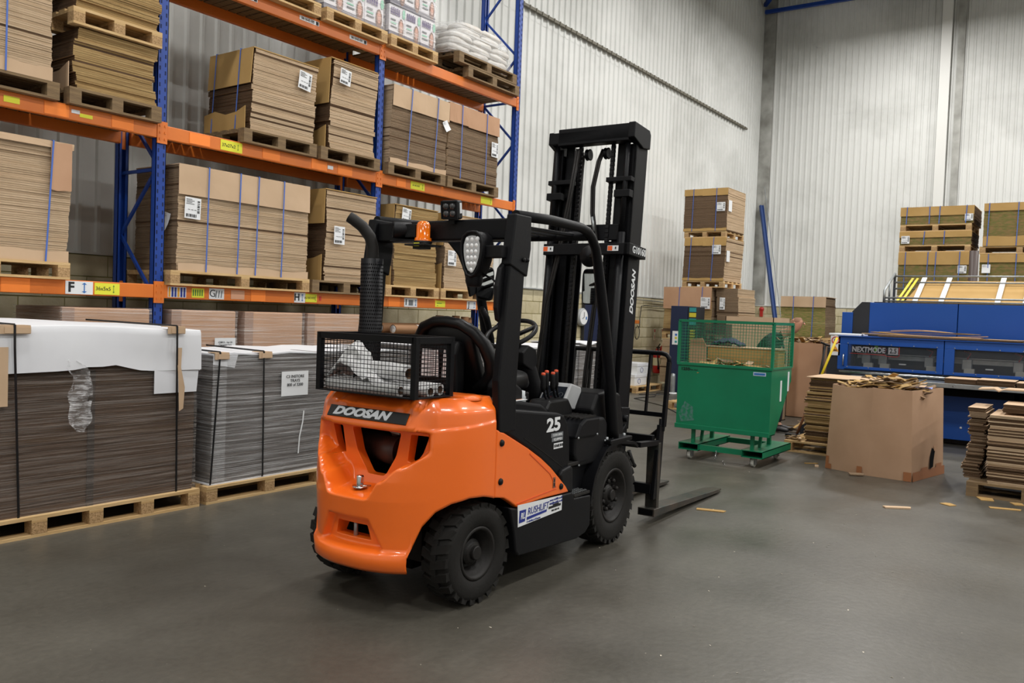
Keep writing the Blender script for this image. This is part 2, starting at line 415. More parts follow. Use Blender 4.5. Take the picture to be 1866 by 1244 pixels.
# high bay lamp housings round the lamps set at the top
hous = mat('lamp_housing', '#D8D8D8', .4)
for i, (x, y) in enumerate(LAMPS):
    t = bpy.data.objects.new('bay_lamp', None); COL.objects.link(t); t.parent = ceil; t.location = (x, y, 9.63)
    G().box(-.8, .8, -.3, .3, .06, .16).box(-.8, .8, -.3, -.28, 0, .06).box(-.8, .8, .28, .3, 0, .06).box(-.8, -.78, -.3, .3, 0, .06).box(.78, .8, -.3, .3, 0, .06).build('housing', hous, t)
    G().tube([(-.6, 0, .16), (-.6, 0, TOP-9.63)], .006, 5).tube([(.6, 0, .16), (.6, 0, TOP-9.63)], .006, 5).build('hanger_wire', steel_galv, t)

# ---------------------------------------------------------------- wall fittings
t = thing('cable_tray', 'long thin grey cable tray fixed high across the white cladding', 'cable tray', (12.2, 8.74, 7.04))
G().box(0, 11.2, -.03, .02, -.02, .03).build('tray', mat('tray_grey', '#6E6A5E', .7), t)
g = G()
for i in range(56): g.box(i*.2, i*.2+.03, -.045, -.02, -.035, .035)
g.build('clip', MATS['tray_grey'], t)['kind'] = 'stuff'
t = thing('conduit', 'white conduit pipe running along the top of the block wall with a drop', 'pipe', (11.8, 8.70, 2.03))
G().tube([(0, 0, .02), (1.62, 0, 0)], .016, 8).tube([(1.9, 0, 0), (12, .01, -.14)], .010, 8).build('pipe', steel_galv, t)
G().tube([(1.86, 0, 0), (1.86, 0, -.62)], .014, 8).build('drop_pipe', white_lab, t)
G().box(1.6, 1.74, -.05, .02, -.04, .06).box(1.80, 1.92, -.05, .02, -.05, .05).build('junction_box', steel_galv, t, bevel=.008)
G().box(1.80, 1.93, -.06, .02, -.74, -.60).build('switch', plast_blk, t, bevel=.008)
t = thing('wall_clock', 'round white and grey clock with a blue spot on the block wall', 'clock', (14.6, 8.70, 1.55))
G().lathe([(.001, -.05), (.16, -.05), (.18, -.03), (.18, .02)], (0, 0, 0), 'y', 28).build('rim', mat('clock_grey', '#9DA0A2', .4), t)
G().lathe([(.001, -.055), (.15, -.055)], (0, 0, 0), 'y', 28).build('dial', white_lab, t)
G().bar((.07, -.058, -.02), (.11, -.058, -.02), .004, .06).build('blue_spot', blue_ink, t)
G().bar((0, -.06, 0), (0, -.06, .1), .006, .008).bar((0, -.06, 0), (-.06, -.06, -.03), .006, .008).build('hand', black_ink, t)
t = thing('notice_board', 'tall navy blue notice board on the block wall behind the mast', 'board', (15.08, 8.69, 1.46))
G().box(-.42, .42, -.02, .03, -.42, .42).build('panel', navy, t, bevel=.004)
G().box(-.44, .44, -.028, .03, .42, .44).box(-.44, .44, -.028, .03, -.44, -.42).box(-.44, -.42, -.028, .03, -.44, .44).box(.42, .44, -.028, .03, -.44, .44).build('frame', mach_dark, t)
def extinguisher(x, z, label, dark):
    red = mat('extinguisher_red', '#B5201C', .3, coat=.4)
    t = thing('fire_extinguisher', label, 'extinguisher', (x, 8.58, z))
    G().lathe([(.001, 0), (.085, 0), (.10, .02), (.10, .44), (.07, .52), (.028, .55), (.028, .58), (.001, .58)], (0, 0, 0), 'z', 20).build('cylinder', red, t)
    G().box(-.02, .09, -.02, .02, .58, .61).bar((.0, 0, .60), (.12, 0, .68), .02, .014).build('lever', red if not dark else plast_blk, t)
    G().tube([(-.03, -.02, .60), (-.11, -.06, .56), (-.13, -.07, .40), (-.10, -.08, .22)], .014, 8).tube([(-.10, -.08, .22), (-.085, -.08, .1)], [.014, .030], 8).build('hose', plast_blk, t)
    G().lathe([(.102, .18), (.102, .36)], (0, 0, 0), 'z', 20).build('label_band', mat('cream_band', '#D8CFA8', .5), t)
    G().bar((0, .14, .44), (0, .05, .44), .06, .02).box(-.05, .05, .13, .15, .1, .5).build('bracket', steel_galv, t)
extinguisher(17.90, .30, 'red fire extinguisher hung lower, further from the stacked cardboard', True)
extinguisher(18.22, .40, 'red fire extinguisher hung higher, next to the stacked cardboard', False)
for x, lab in ((18.0, 'small red and white fire notice above the lower extinguisher'), (18.42, 'small red and white fire notice next to the stacked cardboard')):
    t = thing('fire_notice', lab, 'sign', (x, 8.73, 1.2))
    G().box(-.04, .04, -.008, .0, -.14, .14).build('plate', mat('notice_cream', '#D6D2B4', .6), t)
    G().box(-.03, .03, -.012, -.008, .05, .12).box(-.01, .01, -.012, -.008, -.1, -.02).build('print', mat('notice_red', '#B8342A', .5), t)
t = thing('hanging_cable', 'black cable hanging in a loop with an orange plug on the block wall', 'cable', (17.0, 8.69, 1.86))
G().tube([(3.6, .0, -.02), (.4, 0, .0), (.16, -.02, -.02), (.1, -.02, -.3), (.09, -.03, -.5)]+[(-.02+.11*math.cos(a), -.03, -.62+.15*math.sin(a)) for a in [PI/2-k*PI/6 for k in range(12)]], .010, 6).build('cord', strap_black, t)
G().box(-.11, -.02, -.08, 0, -.42, -.34).build('plug', mat('plug_orange', '#C8702A', .5), t, bevel=.01)

# blue racking post leaning in the corner
t = thing('leaning_post', 'blue slotted steel post leaning tall in the corner of the hall', 'steel post', (23.35, 7.62, 0))
a = Vector((0, -.25, 0)); b = Vector((1.08, .95, 5.0))
G().bar(a, b, .09, .03).bar(a+Vector((-.03, .03, 0)), b+Vector((-.03, .03, 0)), .02, .08).bar(a+Vector((.03, -.03, 0)), b+Vector((.03, -.03, 0)), .02, .08).build('profile', post_blue, t)
G().bar(a+Vector((.1, -.14, 0)), b+Vector((.05, -.05, .55)), .014, .014).build('rod', steel_galv, t)

# ================================================================ RACKING
RY, RB = 7.2, 7.83                 # front and rear faces of the frames
FX_ = [1.62, 4.43, 7.24, 10.04]
slotm = mat('slot_dark', '#081C48', .8)
def upright(x, top, label):
    t = thing('upright_frame', label, 'rack frame', (x, RY, 0))
    for y in (0, RB-RY):
        p = G().box(-.05, .05, 0 if y == 0 else -.0, .006, 0, top).box(-.05, -.044, 0, .07, 0, top).box(.044, .05, 0, .07, 0, top).box(-.05, -.02, .064, .07, 0, top).box(.02, .05, .064, .07, 0, top)
        if y: p.v = [(a, .07-b, c) for a, b, c in p.v]
        p.shift((0, y-.0, 0)); po = p.build('post', rack_blue, t)
        s = G(); z = .1
        while z < top-.1:
            for dx in (-.027, .027):
                s.box(dx-.006, dx+.006, y-.002, y+.0015, z+(.035 if dx > 0 else 0), z+.035+(.035 if dx > 0 else 0))
            z += .075
        if y == 0:
            so = s.build('slot_row', slotm, po, fix=False); so['kind'] = 'stuff'
        G().box(-.08, .08, y-.03, y+.1, 0, .008).build('foot', rack_blue, t)
    z = .35; k = 0
    while z < top-.35:
        zz = min(z+.62, top-.1)
        a, b = ((0, .04, z), (0, RB-RY+.03, zz)) if k % 2 == 0 else ((0, RB-RY+.03, z), (0, .04, zz))
        G().bar(a, b, .03, .022, up=(1, 0, 0)).build('brace', rack_blue, t)
        if k % 3 == 1: G().bar((0, .04, z-.03), (0, RB-RY+.03, z-.03), .03, .022, up=(1, 0, 0)).build('brace', rack_blue, t)
        z = zz; k += 1
    return t
upright(FX_[0], 4.75, 'blue rack frame at the hidden near end of the racking')
upright(FX_[1], 4.75, 'blue slotted rack frame between the F and G shelf bays')
upright(FX_[2], 4.74, 'blue slotted rack frame in the middle, ending under the top beam')
upright(FX_[3], 7.2, 'tall blue end frame of the racking, rising above the bagged pallet')

conn = G().box(-.008, .0, -.0, .05, -.16, .03)
def beam(x0, x1, z, label, rear=False):
    y = RY if not rear else RB
    t = thing('shelf_beam', label, 'rack beam', (x0, y, z))
    L = x1-x0-.1
    s = -1 if not rear else 1
    G().box(.05, .05+L, min(s*.0, s*-.05)+(-.012 if not rear else .012), max(s*.0, s*-.05)+(-.012 if not rear else .012), -.125, 0).build('beam', rack_orange, t, bevel=.006)
    for xx in (.0, x1-x0-.05):
        c = G().box(xx, xx+.05, -.016 if not rear else .008, -.004 if not rear else .020, -.17, .03)
        for k in range(3): c.box(xx+.02 if xx < 1 else xx+.02, xx+.03, -.022 if not rear else .02, -.016 if not rear else .026, -.14+k*.06, -.12+k*.06)
        c.build('connector', rack_orange, t)
    return t
def decking(x0, x1, z, label, n=26, gaps=()):
    t = thing('shelf_decking', label, 'shelf', (x0, RY, z))
    sm = G().box(0, .085, .012, RB-RY-.012, .0, .02).mesh('slat', wood_old)
    for k in range(n):
        xx = .08+k*(x1-x0-.25)/(n-1)
        if k in gaps: continue
        part('slat', sm, t, (xx, random.uniform(-.008, .004), 0), (0, 0, random.uniform(-.02, .02)))
    return t
bays = list(zip(FX_[:-1], FX_[1:]))
nm = ['left', 'middle', 'right hand']
bt = {}
for li, (z, ln) in enumerate(((1.735, 'lowest'), (3.20, 'middle'), (4.70, 'top'))):
    for bi, (x0, x1) in enumerate(bays):
        bay = ('bay cut by the photo edge', 'bay behind the exhaust', 'end bay')[bi]
        bt[(li, bi)] = beam(x0, x1, z, 'front orange beam of the %s shelf level, %s' % (ln, bay))
        beam(x0, x1, z, 'rear orange beam of the %s shelf level, %s' % (ln, bay), True)
        decking(x0, x1, z-.022, 'brown wooden slat decking on the %s shelf level, %s' % (ln, bay))

def sticker(t, x, w, h, m, z=-.0625, name='sticker', txt=None, tm=None, ts=.07, tx=0., bold=.0, tsx=1.):
    o = G().box(x, x+w, -.0155, -.0125, z-h/2, z+h/2).build(name, m, t)
    if txt: text(txt, ts, tm or black_ink, o, (x+w*(.5+tx), -.0165, z), FY, bold=bold, sx=tsx)
    return o
def arrow(o, x, z, h, m, wd=.022):
    G().prism([(x-wd*.2, z-h*.32), (x-wd, z-h*.32), (x, z-h/2), (x+wd, z-h*.32), (x+wd*.2, z-h*.32), (x+wd*.2, z+h*.32), (x+wd, z+h*.32), (x, z+h/2), (x-wd, z+h*.32), (x-wd*.2, z+h*.32)], 'y', -.0175, -.0160).build('arrow', m, o)
# lowest level, first bay (x from 1.62): F and 36x5x5
b = bt[(0, 0)]
sticker(b, 1.45, .22, .115, fluo)
o = sticker(b, 1.955, .235, .11, white_lab, txt='F', ts=.115, tx=-.3, bold=.004); arrow(o, 2.115, -.0625, .09, blue_ink)
o = sticker(b, 2.205, .225, .10, yellow_lab, txt='36x5x5', ts=.046, tx=-.16); arrow(o, 2.375, -.0625, .07, green_ink, .008)
sticker(b, 1.0, .25, .1, fluo)
# second bay: handling labels, G, H, A3 BOXES
b = bt[(0, 1)]
o = sticker(b, .09, .19, .10, white_lab, name='handling_label')
for k in range(6): G().box(.095+k*.031, .115+k*.031, -.0175, -.016, -.108, -.018).build('print', navy_ink if k not in (0, 3) else mat('amber_print', '#D89A20', .5), o)
o = sticker(b, .34, .135, .09, yellow_lab, name='label')
for k in range(5): G().box(.35+k*.024, .362+k*.024, -.0175, -.016, -.09, -.03).build('print', green_ink, o)
o = sticker(b, .53, .17, .105, white_lab, txt='G', ts=.1, tx=-.28)
for k in range(3): G().prism([(.60+k*.03, -.10), (.61+k*.03, -.10), (.62+k*.03, -.03), (.608+k*.03, -.03)], 'y', -.0175, -.016).build('print', grey_ink, o)
sticker(b, .78, .16, .09, mat('torn_paper', '#D8A484', .8), name='torn_label')
sticker(b, 1.02, .18, .115, fluo)
o = sticker(b, 1.58, .15, .11, white_lab, txt='H', ts=.105, tx=-.26, bold=.003); arrow(o, 1.69, -.0625, .08, blue_ink, .014)
o = sticker(b, 1.735, .16, .09, yellow_lab, txt='A3 BOXES', ts=.034, tx=-.12); arrow(o, 1.875, -.0625, .06, green_ink, .006)
sticker(b, 1.93, .03, .05, mat('red_sticker', '#C03028', .5))
b = bt[(0, 2)]
sticker(b, .22, .2, .115, fluo)
o = sticker(b, .50, .24, .11, white_lab, txt='I', ts=.1, tx=-.36, bold=.003); arrow(o, .71, -.0625, .08, blue_ink, .014)
G().box(.58, .66, -.0175, -.016, -.10, -.03).build('print', grey_ink, o)
o = sticker(b, 1.09, .20, .085, yellow_lab)
G().box(1.12, 1.22, -.0175, -.016, -.06, -.052).box(1.12, 1.15, -.0175, -.016, -.09, -.085).build('print', green_ink, o)
o = sticker(b, 1.75, .2, .11, white_lab, txt='J', ts=.1, tx=-.3, bold=.003); arrow(o, 1.91, -.0625, .08, blue_ink, .014)
sticker(b, 2.15, .18, .115, fluo)
# middle level
b = bt[(1, 0)]
for x in (1.76, 2.33): sticker(b, x, .2, .10, fluo)
sticker(b, 2.05, .11, .03, yellow_lab, z=-.07, name='torn_label'); sticker(b, 1.98, .07, .03, white_lab, z=-.05, name='torn_label')
sticker(b, 1.45, .12, .05, yellow_lab, name='torn_label')
b = bt[(1, 1)]
for x in (.28, 1.12, 1.77, 2.15): sticker(b, x, .22, .10, fluo)
o = sticker(b, .62, .25, .10, yellow_lab, txt='37x27x2', ts=.045, tx=-.13); arrow(o, .82, -.0625, .06, green_ink, .007)
sticker(b, 2.0, .08, .04, white_lab, name='torn_label')
b = bt[(1, 2)]
for x, txt in ((.55, 'A4 BOXES'), (1.98, '14x10x8')):
    o = sticker(b, x, .26, .095, yellow_lab, txt=txt if x < 1 else '', ts=.03, tx=-.12); arrow(o, x+.22, -.0625, .06, green_ink, .007)
sticker(b, .3, .16, .10, fluo)
# top level address plates
for (bi, x, s_) in ((1, .74, '06-16-E-103'), (1, 1.55, '06-16-E-102'), (1, 2.27, '06-16-E-101'), ):
    b = bt[(2, bi)]
    o = sticker(b, x, .27, .045, white_lab, z=-.05, name='address_label', txt=s_, ts=.036, tx=-.08, bold=.0008)
    G().box(x+.225, x+.26, -.0175, -.016, -.068, -.032).build('print', black_ink, o)
# ================================================================ PALLETS AND STACKED BOARD
PM = {}
def pallet(x0, x1, y0, y1, z, label, m=None, nb=3, rotz=0., ntop=6, group=None, nx=3):
    m = m or wood
    L = x1-x0; W = y1-y0
    t = thing('pallet', label, 'pallet', ((x0+x1)/2, (y0+y1)/2, z), rotz, group)
    def me(k, g):
        key = (k, round(L, 3), round(W, 3), m.name)
        if key not in PM: PM[key] = g().mesh(k, chip if (k == 'block' and m is wood) else m)
        return PM[key]
    xs = [-L/2+.05+(L-.1)*i/(nx-1) for i in range(nx)]
    ys = (-W/2+.05, 0, W/2-.05)
    for y in ys: part('bottom_board', me('bottom_board', lambda: G().box(-L/2, L/2, -.05, .05, 0, .020)), t, (0, y, 0))
    for x in xs:
        for y in ys: part('block', me('block', lambda: G().box(-.05, .05, -.05, .05, .020, .098)), t, (x, y, 0))
        part('stringer', me('stringer', lambda: G().box(-.05, .05, -W/2, W/2, .098, .118)), t, (x, 0, 0))
    for i in range(ntop):
        part('top_board', me('top_board', lambda: G().box(-L/2, L/2, -.05, .05, .118, .140)), t, (0, -W/2+.05+(W-.1)*i/(ntop-1), 0), (0, 0, random.uniform(-.004, .004)))
    return t

def pile(hw, hd, h, mf, ms, mt, dz=.017, jit=.0026, lean=(0, 0), wav=.012, seed=0, gap=.045):
    # layers of flat board, each a little off the one below
    rnd = random.Random(seed); g = G(); n = max(2, int(h/dz)); ph = rnd.uniform(0, 9)
    bx = by = 0
    for i in range(n):
        f = i/(n-1); z0 = h*i/n; z1 = h*(i+1)/n-dz*.10
        if rnd.random() < .22: bx = rnd.uniform(-wav, wav); by = rnd.uniform(-wav, wav)*.6
        ox = lean[0]*f+bx+rnd.uniform(-jit, jit)+wav*.8*math.sin(ph+f*5); oy = lean[1]*f+by+rnd.uniform(-jit, jit)
        gx = rnd.uniform(-jit, jit); o = len(g.v)
        x0, x1, y0, y1 = -hw+ox, hw+ox+gx, -hd+oy, hd+oy
        g.v += [(x0,y0,z0),(x1,y0,z0),(x1,y1,z0),(x0,y1,z0),(x0,y0,z1),(x1,y0,z1),(x1,y1,z1),(x0,y1,z1)]
        dk = rnd.random() < gap  # random layers coloured dark to paint shadow lines between the sheets
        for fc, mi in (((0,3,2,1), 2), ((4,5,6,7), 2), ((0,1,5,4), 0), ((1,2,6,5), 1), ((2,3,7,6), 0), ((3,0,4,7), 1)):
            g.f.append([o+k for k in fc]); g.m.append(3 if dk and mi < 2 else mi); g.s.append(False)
    return g, [mf, ms, mt, edge_shade]

def doc_label(parent, x, y, z, wd=.17, h=.22, face='y', tilt=0., curl=0.):
    # white delivery note with fine print and bar codes, on the face towards -Y or -X
    g = G(); rows = []
    for i in range(5):
        v = i/4; rows.append([((u-.5)*wd, -.004-curl*(v*v) if True else 0, h*(.5-v)) for u in (0, .5, 1)])
    g.grid(rows)
    R = Matrix.Translation((x, y, z)) @ (Matrix.Rotation(-PI/2, 4, 'Z') if face == 'x' else Matrix.Identity(4)) @ Matrix.Rotation(tilt, 4, 'Y')
    o = g.xf(R).build('label_sheet', white_lab, parent)
    p = G()
    for k in range(4): p.box(-wd*.42, -wd*.42+wd*(.35+.15*(k % 2)), -.007, -.005, h*(.40-.07*k), h*(.415-.07*k))
    for k in range(3): p.box(-wd*.3+wd*.2*k, -wd*.3+wd*.2*k+wd*.13, -.007, -.005, -h*.08, -h*.065)
    if not curl:
        for k in range(9): p.box(-wd*.40+k*wd*.075, -wd*.40+k*wd*.075+wd*(.03 if k % 3 else .05), -.007, -.005, -h*.42, -h*.28)
        for k in range(7): p.box(wd*.28, wd*.42, -.007, -.005, -h*.2+k*h*.085, -h*.2+k*h*.085+h*(.03 if k % 3 else .055))
    p.xf(R).build('print', black_ink if not curl else grey_ink, o, fix=False)
    return o

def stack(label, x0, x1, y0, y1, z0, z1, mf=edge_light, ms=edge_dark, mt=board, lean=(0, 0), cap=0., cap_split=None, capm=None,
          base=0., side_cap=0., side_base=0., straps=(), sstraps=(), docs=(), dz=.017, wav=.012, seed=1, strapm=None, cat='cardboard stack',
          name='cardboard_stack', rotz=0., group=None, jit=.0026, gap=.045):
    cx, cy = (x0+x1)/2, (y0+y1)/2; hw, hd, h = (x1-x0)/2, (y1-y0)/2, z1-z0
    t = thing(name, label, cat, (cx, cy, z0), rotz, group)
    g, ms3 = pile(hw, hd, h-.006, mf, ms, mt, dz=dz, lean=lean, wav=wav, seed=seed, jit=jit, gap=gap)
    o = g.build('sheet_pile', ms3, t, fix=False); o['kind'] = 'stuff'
    capm = capm or board; lx, ly = lean; e = .010+wav*1.2; rnd = random.Random(seed+50)
    def X(f, x): return x+lx*f
    ft = 1.0
    if cap:
        segs = [(-hw-.004, hw+.004, cap)] if not cap_split else [(-hw-.004, -hw+2*hw*cap_split[0], cap), (-hw+2*hw*cap_split[0], hw+.004, cap*cap_split[1])]
        G().box(-hw+lx-.004, hw+lx+.004, -hd+ly-e, hd+ly, h-.005, h+.004).build('top_cover', capm, t)
        for a, b, c in segs:
            f = 1-c/h
            n = 9; rows = [[(a+(b-a)*i/n+lx*ff, -hd+ly*ff-e-.003*math.sin(i*1.3+c*9)*(1-vv)*1.5-.004*rnd.random()*(1-vv), h*ff+(1-vv)*.010*math.sin(i*.9)*0) for i in range(n+1)] for ff, vv in ((1.002, 1), (1-(1-f)*.5, .6), (f, 0))]
            q = G().grid(rows, smooth=False); oo = q.build('front_flap', capm, t); sol(oo, .006)
    if side_cap:
        f = 1-side_cap/h
        n = 6; rows = [[(-hw+lx*ff-e-.01*(1-vv)*(i/n), hd-(2*hd)*i/n+ly*ff, h*ff) for i in range(n+1)] for ff, vv in ((1.002, 1), (f, 0))]
        oo = G().grid(rows, smooth=False).build('side_flap', capm, t); sol(oo, .006)
        if not cap: G().box(-hw+lx-e, hw+lx+.004, -hd+ly-.01, hd+ly, h-.005, h+.004).build('top_cover', capm, t)
    if side_base:
        oo = G().grid([[(-hw-e-.004-.03*(i == 4), hd-(2*hd)*i/4, zz+(.03*math.sin(i*2.) if zz else 0)) for i in range(5)] for zz in (0, side_base)]).build('side_flap', capm, t)
        sol(oo, .006)
    if base:
        G().grid([[(-hw+2*hw*i/8, -hd-e-.004, zz+(.008*math.sin(i*1.7) if zz else 0)) for i in range(9)] for zz in (0, base)]).build('base_flap', capm, t)
    sm = strapm or strap_blue
    for sx in straps:
        xx = sx-cx; ee = e+.012; dxx = rnd.uniform(-.025, .0)
        g = G()
        pts = [(xx+lx, hd+ly+.01, h+.008), (xx+lx, -hd+ly-ee, h+.008), (xx+dxx, -hd-ee, .0)]
        for a, b in zip(pts[:-1], pts[1:]): g.bar(a, b, .013, .003, up=(0, 0, 1) if abs(a[2]-b[2]) < .01 else (0, -1, 0))
        g.build('strap', sm, t)
    for sy in sstraps:
        yy = sy-cy; ee = e+.012
        G().bar((-hw+lx-ee, yy, h+.008), (-hw-ee, yy, .0), .003, .013, up=(0, 1, 0)).bar((-hw+lx-ee, yy, h+.008), (hw, yy, h+.008), .013, .003).build('strap', sm, t)
    for d in docs:
        x, z, face = d[0], d[1], d[2]; kw = d[3] if len(d) > 3 else {}
        if face == 'y': doc_label(t, x-cx, -hd+ly*(z-z0)/h-e-.006-(0 if z < z1-cap else .006), z-z0, face='y', **kw)
        else: doc_label(t, -hw+lx*(z-z0)/h-e-.006, x-cy, z-z0, face='x', **kw)
    return t

BK = 8.0        # how deep the shelf loads reach
P = .14
def shelf_pallet(x0, x1, z, label, m=None): return pallet(x0, x1, 7.12, 7.95, z, label, m or wood_old)
# ---- middle shelf level (deck at 3.20)
Z2, Z1, Z3 = 3.20, 1.735, 4.70
shelf_pallet(2.40, 3.47, Z2, 'pallet at the upper left photo edge under strapped brown board')
stack('tall cardboard stack cut by the upper left photo corner, one blue strap', 2.42, 3.41, 7.14, BK, Z2+P, 4.40, base=.10, straps=(3.06,), seed=3, wav=.006)
shelf_pallet(3.55, 4.38, Z2, 'dark pallet beside the first blue post, lower of two stacked pallets')
stack('bare unstrapped cardboard stack beside the first blue post, under another pallet', 3.62, 4.34, 7.16, BK, Z2+P, 3.86, mf=edge_gold, ms=edge_shade, seed=4, wav=.018, side_base=.18, lean=(-.01, 0))
pallet(3.57, 4.37, 7.12, 7.95, 3.865, 'light pallet resting on top of a bare cardboard stack', wood)
stack('cardboard stack on the upper pallet at the top left', 3.62, 4.35, 7.16, BK, 4.01, 4.53, mf=edge_gold, ms=edge_shade, seed=5, wav=.016)
shelf_pallet(5.27, 6.21, Z2, 'pallet under the wide gold-flapped cardboard stack on the middle shelf')
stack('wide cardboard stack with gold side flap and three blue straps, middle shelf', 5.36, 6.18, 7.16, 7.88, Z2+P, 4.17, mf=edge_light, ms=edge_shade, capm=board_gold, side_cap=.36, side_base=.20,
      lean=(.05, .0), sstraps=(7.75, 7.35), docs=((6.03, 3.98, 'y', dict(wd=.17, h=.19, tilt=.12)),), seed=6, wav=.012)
shelf_pallet(6.27, 7.18, Z2, 'dark pallet next to the middle blue post, middle shelf')
stack('tall leaning cardboard stack with gold side flap beside the middle post', 6.42, 7.11, 7.16, 7.88, Z2+P, 4.34, mf=edge_light, ms=edge_shade, capm=board_gold, side_cap=.5, side_base=.22,
      lean=(.02, 0), docs=((6.60, 4.16, 'y', dict(wd=.16, h=.17, tilt=.1)),), seed=7, wav=.016)
shelf_pallet(7.32, 8.38, Z2, 'pallet right of the middle blue post on the middle shelf')
stack('dark-edged cardboard stack with two blue straps and torn note, middle shelf', 7.36, 8.40, 7.16, 7.88, Z2+P, 4.28, mf=edge_dark, ms=edge_light, capm=board, cap=.25, base=.06, lean=(.04, 0),
      straps=(7.68, 8.17), docs=((8.37, 3.97, 'y', dict(wd=.10, h=.13, tilt=-.5, curl=.02)),), seed=8, wav=.008)
shelf_pallet(8.42, 9.53, Z2, 'pallet at the right end of the middle shelf')
stack('dark-edged cardboard stack with split cap at the end of the middle shelf', 8.45, 9.53, 7.16, 7.88, Z2+P, 4.30, mf=edge_dark, ms=edge_light, capm=board_pink, cap=.24, cap_split=(.36, 1.05), lean=(.0, 0),
      straps=(8.70, 9.24), docs=((9.43, 3.85, 'y', dict(wd=.15, h=.20)),), seed=9, wav=.007)
# ---- lowest shelf level (deck at 1.735)
shelf_pallet(2.4, 3.58, Z1, 'pale pallet at the left photo edge on the lowest shelf', wood)
stack('cardboard stack with torn top cover at the left photo edge, lowest shelf', 2.42, 3.57, 7.16, 7.85, Z1+P, 2.86, mf=edge_light, ms=edge_dark, capm=board, cap=.05, base=.09, straps=(3.40,), seed=10, wav=.012, lean=(.03, 0))
t = [o for o in bpy.data.objects if o.get('label', '').startswith('cardboard stack with torn top cover')][0]
if t:
    G().grid([[(.42+.17*i/3, -.375, .985-k*.13-.01*(i == 1)) for i in range(4)] for k in range(4)]).build('corner_flap', board_pink, t)
    G().grid([[(-.58+.20*i/3, -.375, .99-k*.12) for i in range(4)] for k in range(4)]).build('corner_flap', board_pink, t)
shelf_pallet(4.50, 6.16, Z1, 'long pale pallet behind the G sign on the lowest shelf', wood)
stack('very wide cardboard stack with four blue straps above the G sign', 4.58, 6.14, 7.15, 7.86, Z1+P, 2.87, mf=edge_light, ms=edge_dark, capm=board, cap=.28, base=.07,
      straps=(4.89, 5.25, 5.47, 5.79), docs=((4.72, 2.47, 'y', dict(wd=.17, h=.20, tilt=.03)),), seed=11, wav=.006)
t = [o for o in bpy.data.objects if o.get('label', '').startswith('very wide')][0]
doc_label(t, -.795, -.18, .45, wd=.14, h=.2, face='x', tilt=.25, curl=.05)
shelf_pallet(6.20, 7.22, Z1, 'brown pallet behind the H sign on the lowest shelf')
stack('cardboard stack with gold side flap above the H sign, one doc label', 6.40, 7.17, 7.15, 7.82, Z1+P, 2.89, mf=edge_light, ms=edge_shade, capm=board_gold, side_cap=.38, side_base=.26, sstraps=(7.6,),
      docs=((6.57, 2.39, 'y', dict(wd=.16, h=.20)),), seed=12, wav=.012)
shelf_pallet(7.34, 8.32, Z1, 'pale pallet seen under the orange beacon, lowest shelf', wood)
stack('pale gold cardboard stack behind the orange beacon, lowest shelf', 7.50, 8.28, 7.15, 7.85, Z1+P, 2.86, mf=edge_gold, ms=edge_dark, capm=board_gold, side_cap=.5, side_base=.2, sstraps=(7.6,),
      docs=((7.66, 2.74, 'y', dict(wd=.16, h=.17, tilt=.1)),), seed=13, wav=.012)
shelf_pallet(8.36, 9.6, Z1, 'pale pallet seen beside the work lamp, end of lowest shelf', wood)
stack('cardboard stack behind the work lamp at the end of the lowest shelf', 8.44, 9.5, 7.15, 7.85, Z1+P, 2.86, mf=edge_light, ms=edge_dark, capm=board_gold, side_cap=.42, side_base=.3,
      docs=((8.56, 2.28, 'y', dict(wd=.17, h=.20)), (8.5, 2.78, 'y', dict(wd=.1, h=.1))), seed=14, wav=.012)

# ---- top level: printed carton loads and a bagged load
pk_white = mat('carton_print_white', '#D5D3D8', .45); pk_purple = mat('carton_purple', '#5A4A78', .5); pk_grey = mat('carton_slate', '#62606E', .5)
skin = mat('skin_print', '#C99A88', .5); hair_p = mat('hair_print', '#7A5A4C', .5); mint = mat('print_mint', '#88C0A8', .5)
def print_face(g, w_, h_, x, y, z, rnd):
    # flat printed front: title bands, a balloon and a portrait
    y -= .001
    def el(cx, cz, rx, rz, mi, d):
        g.add([(x+cx+rx*math.cos(k*PI/6), y-d, z+cz+rz*math.sin(k*PI/6)) for k in range(12)], [list(range(12))], mi)
    def bx(a, b, c, d_, mi, d): g.add([(x+a, y-d, z+c), (x+b, y-d, z+c), (x+b, y-d, z+d_), (x+a, y-d, z+d_)], [(0, 1, 2, 3)], mi)
    el(w_*.74, h_*.33, w_*.17, h_*.30, 2, .001); el(w_*.74, h_*.38, w_*.10, h_*.19, 1, .002)
    el(w_*.70, h_*.41, w_*.015, h_*.015, 2, .003); el(w_*.78, h_*.41, w_*.015, h_*.015, 2, .003); bx(w_*.71, w_*.77, h_*.27, h_*.285, 2, .003)
    el(w_*.90, h_*.80, w_*.09, h_*.15, 3, .001)
    for k in range(5): g.add([(x+w_*(.08+.12*k), y-.002, z+h_*.68), (x+w_*(.17+.12*k), y-.002, z+h_*.68), (x+w_*(.17+.12*k), y-.002, z+h_*(.88+.03*(k % 2))), (x+w_*(.10+.12*k), y-.002, z+h_*.9)], [(0, 1, 2, 3)], 0)
    for k in range(3): bx(w_*.1, w_*(.40+.04*k), h_*(.5-.11*k), h_*(.55-.11*k), 3 if k == 1 else 4, .001)
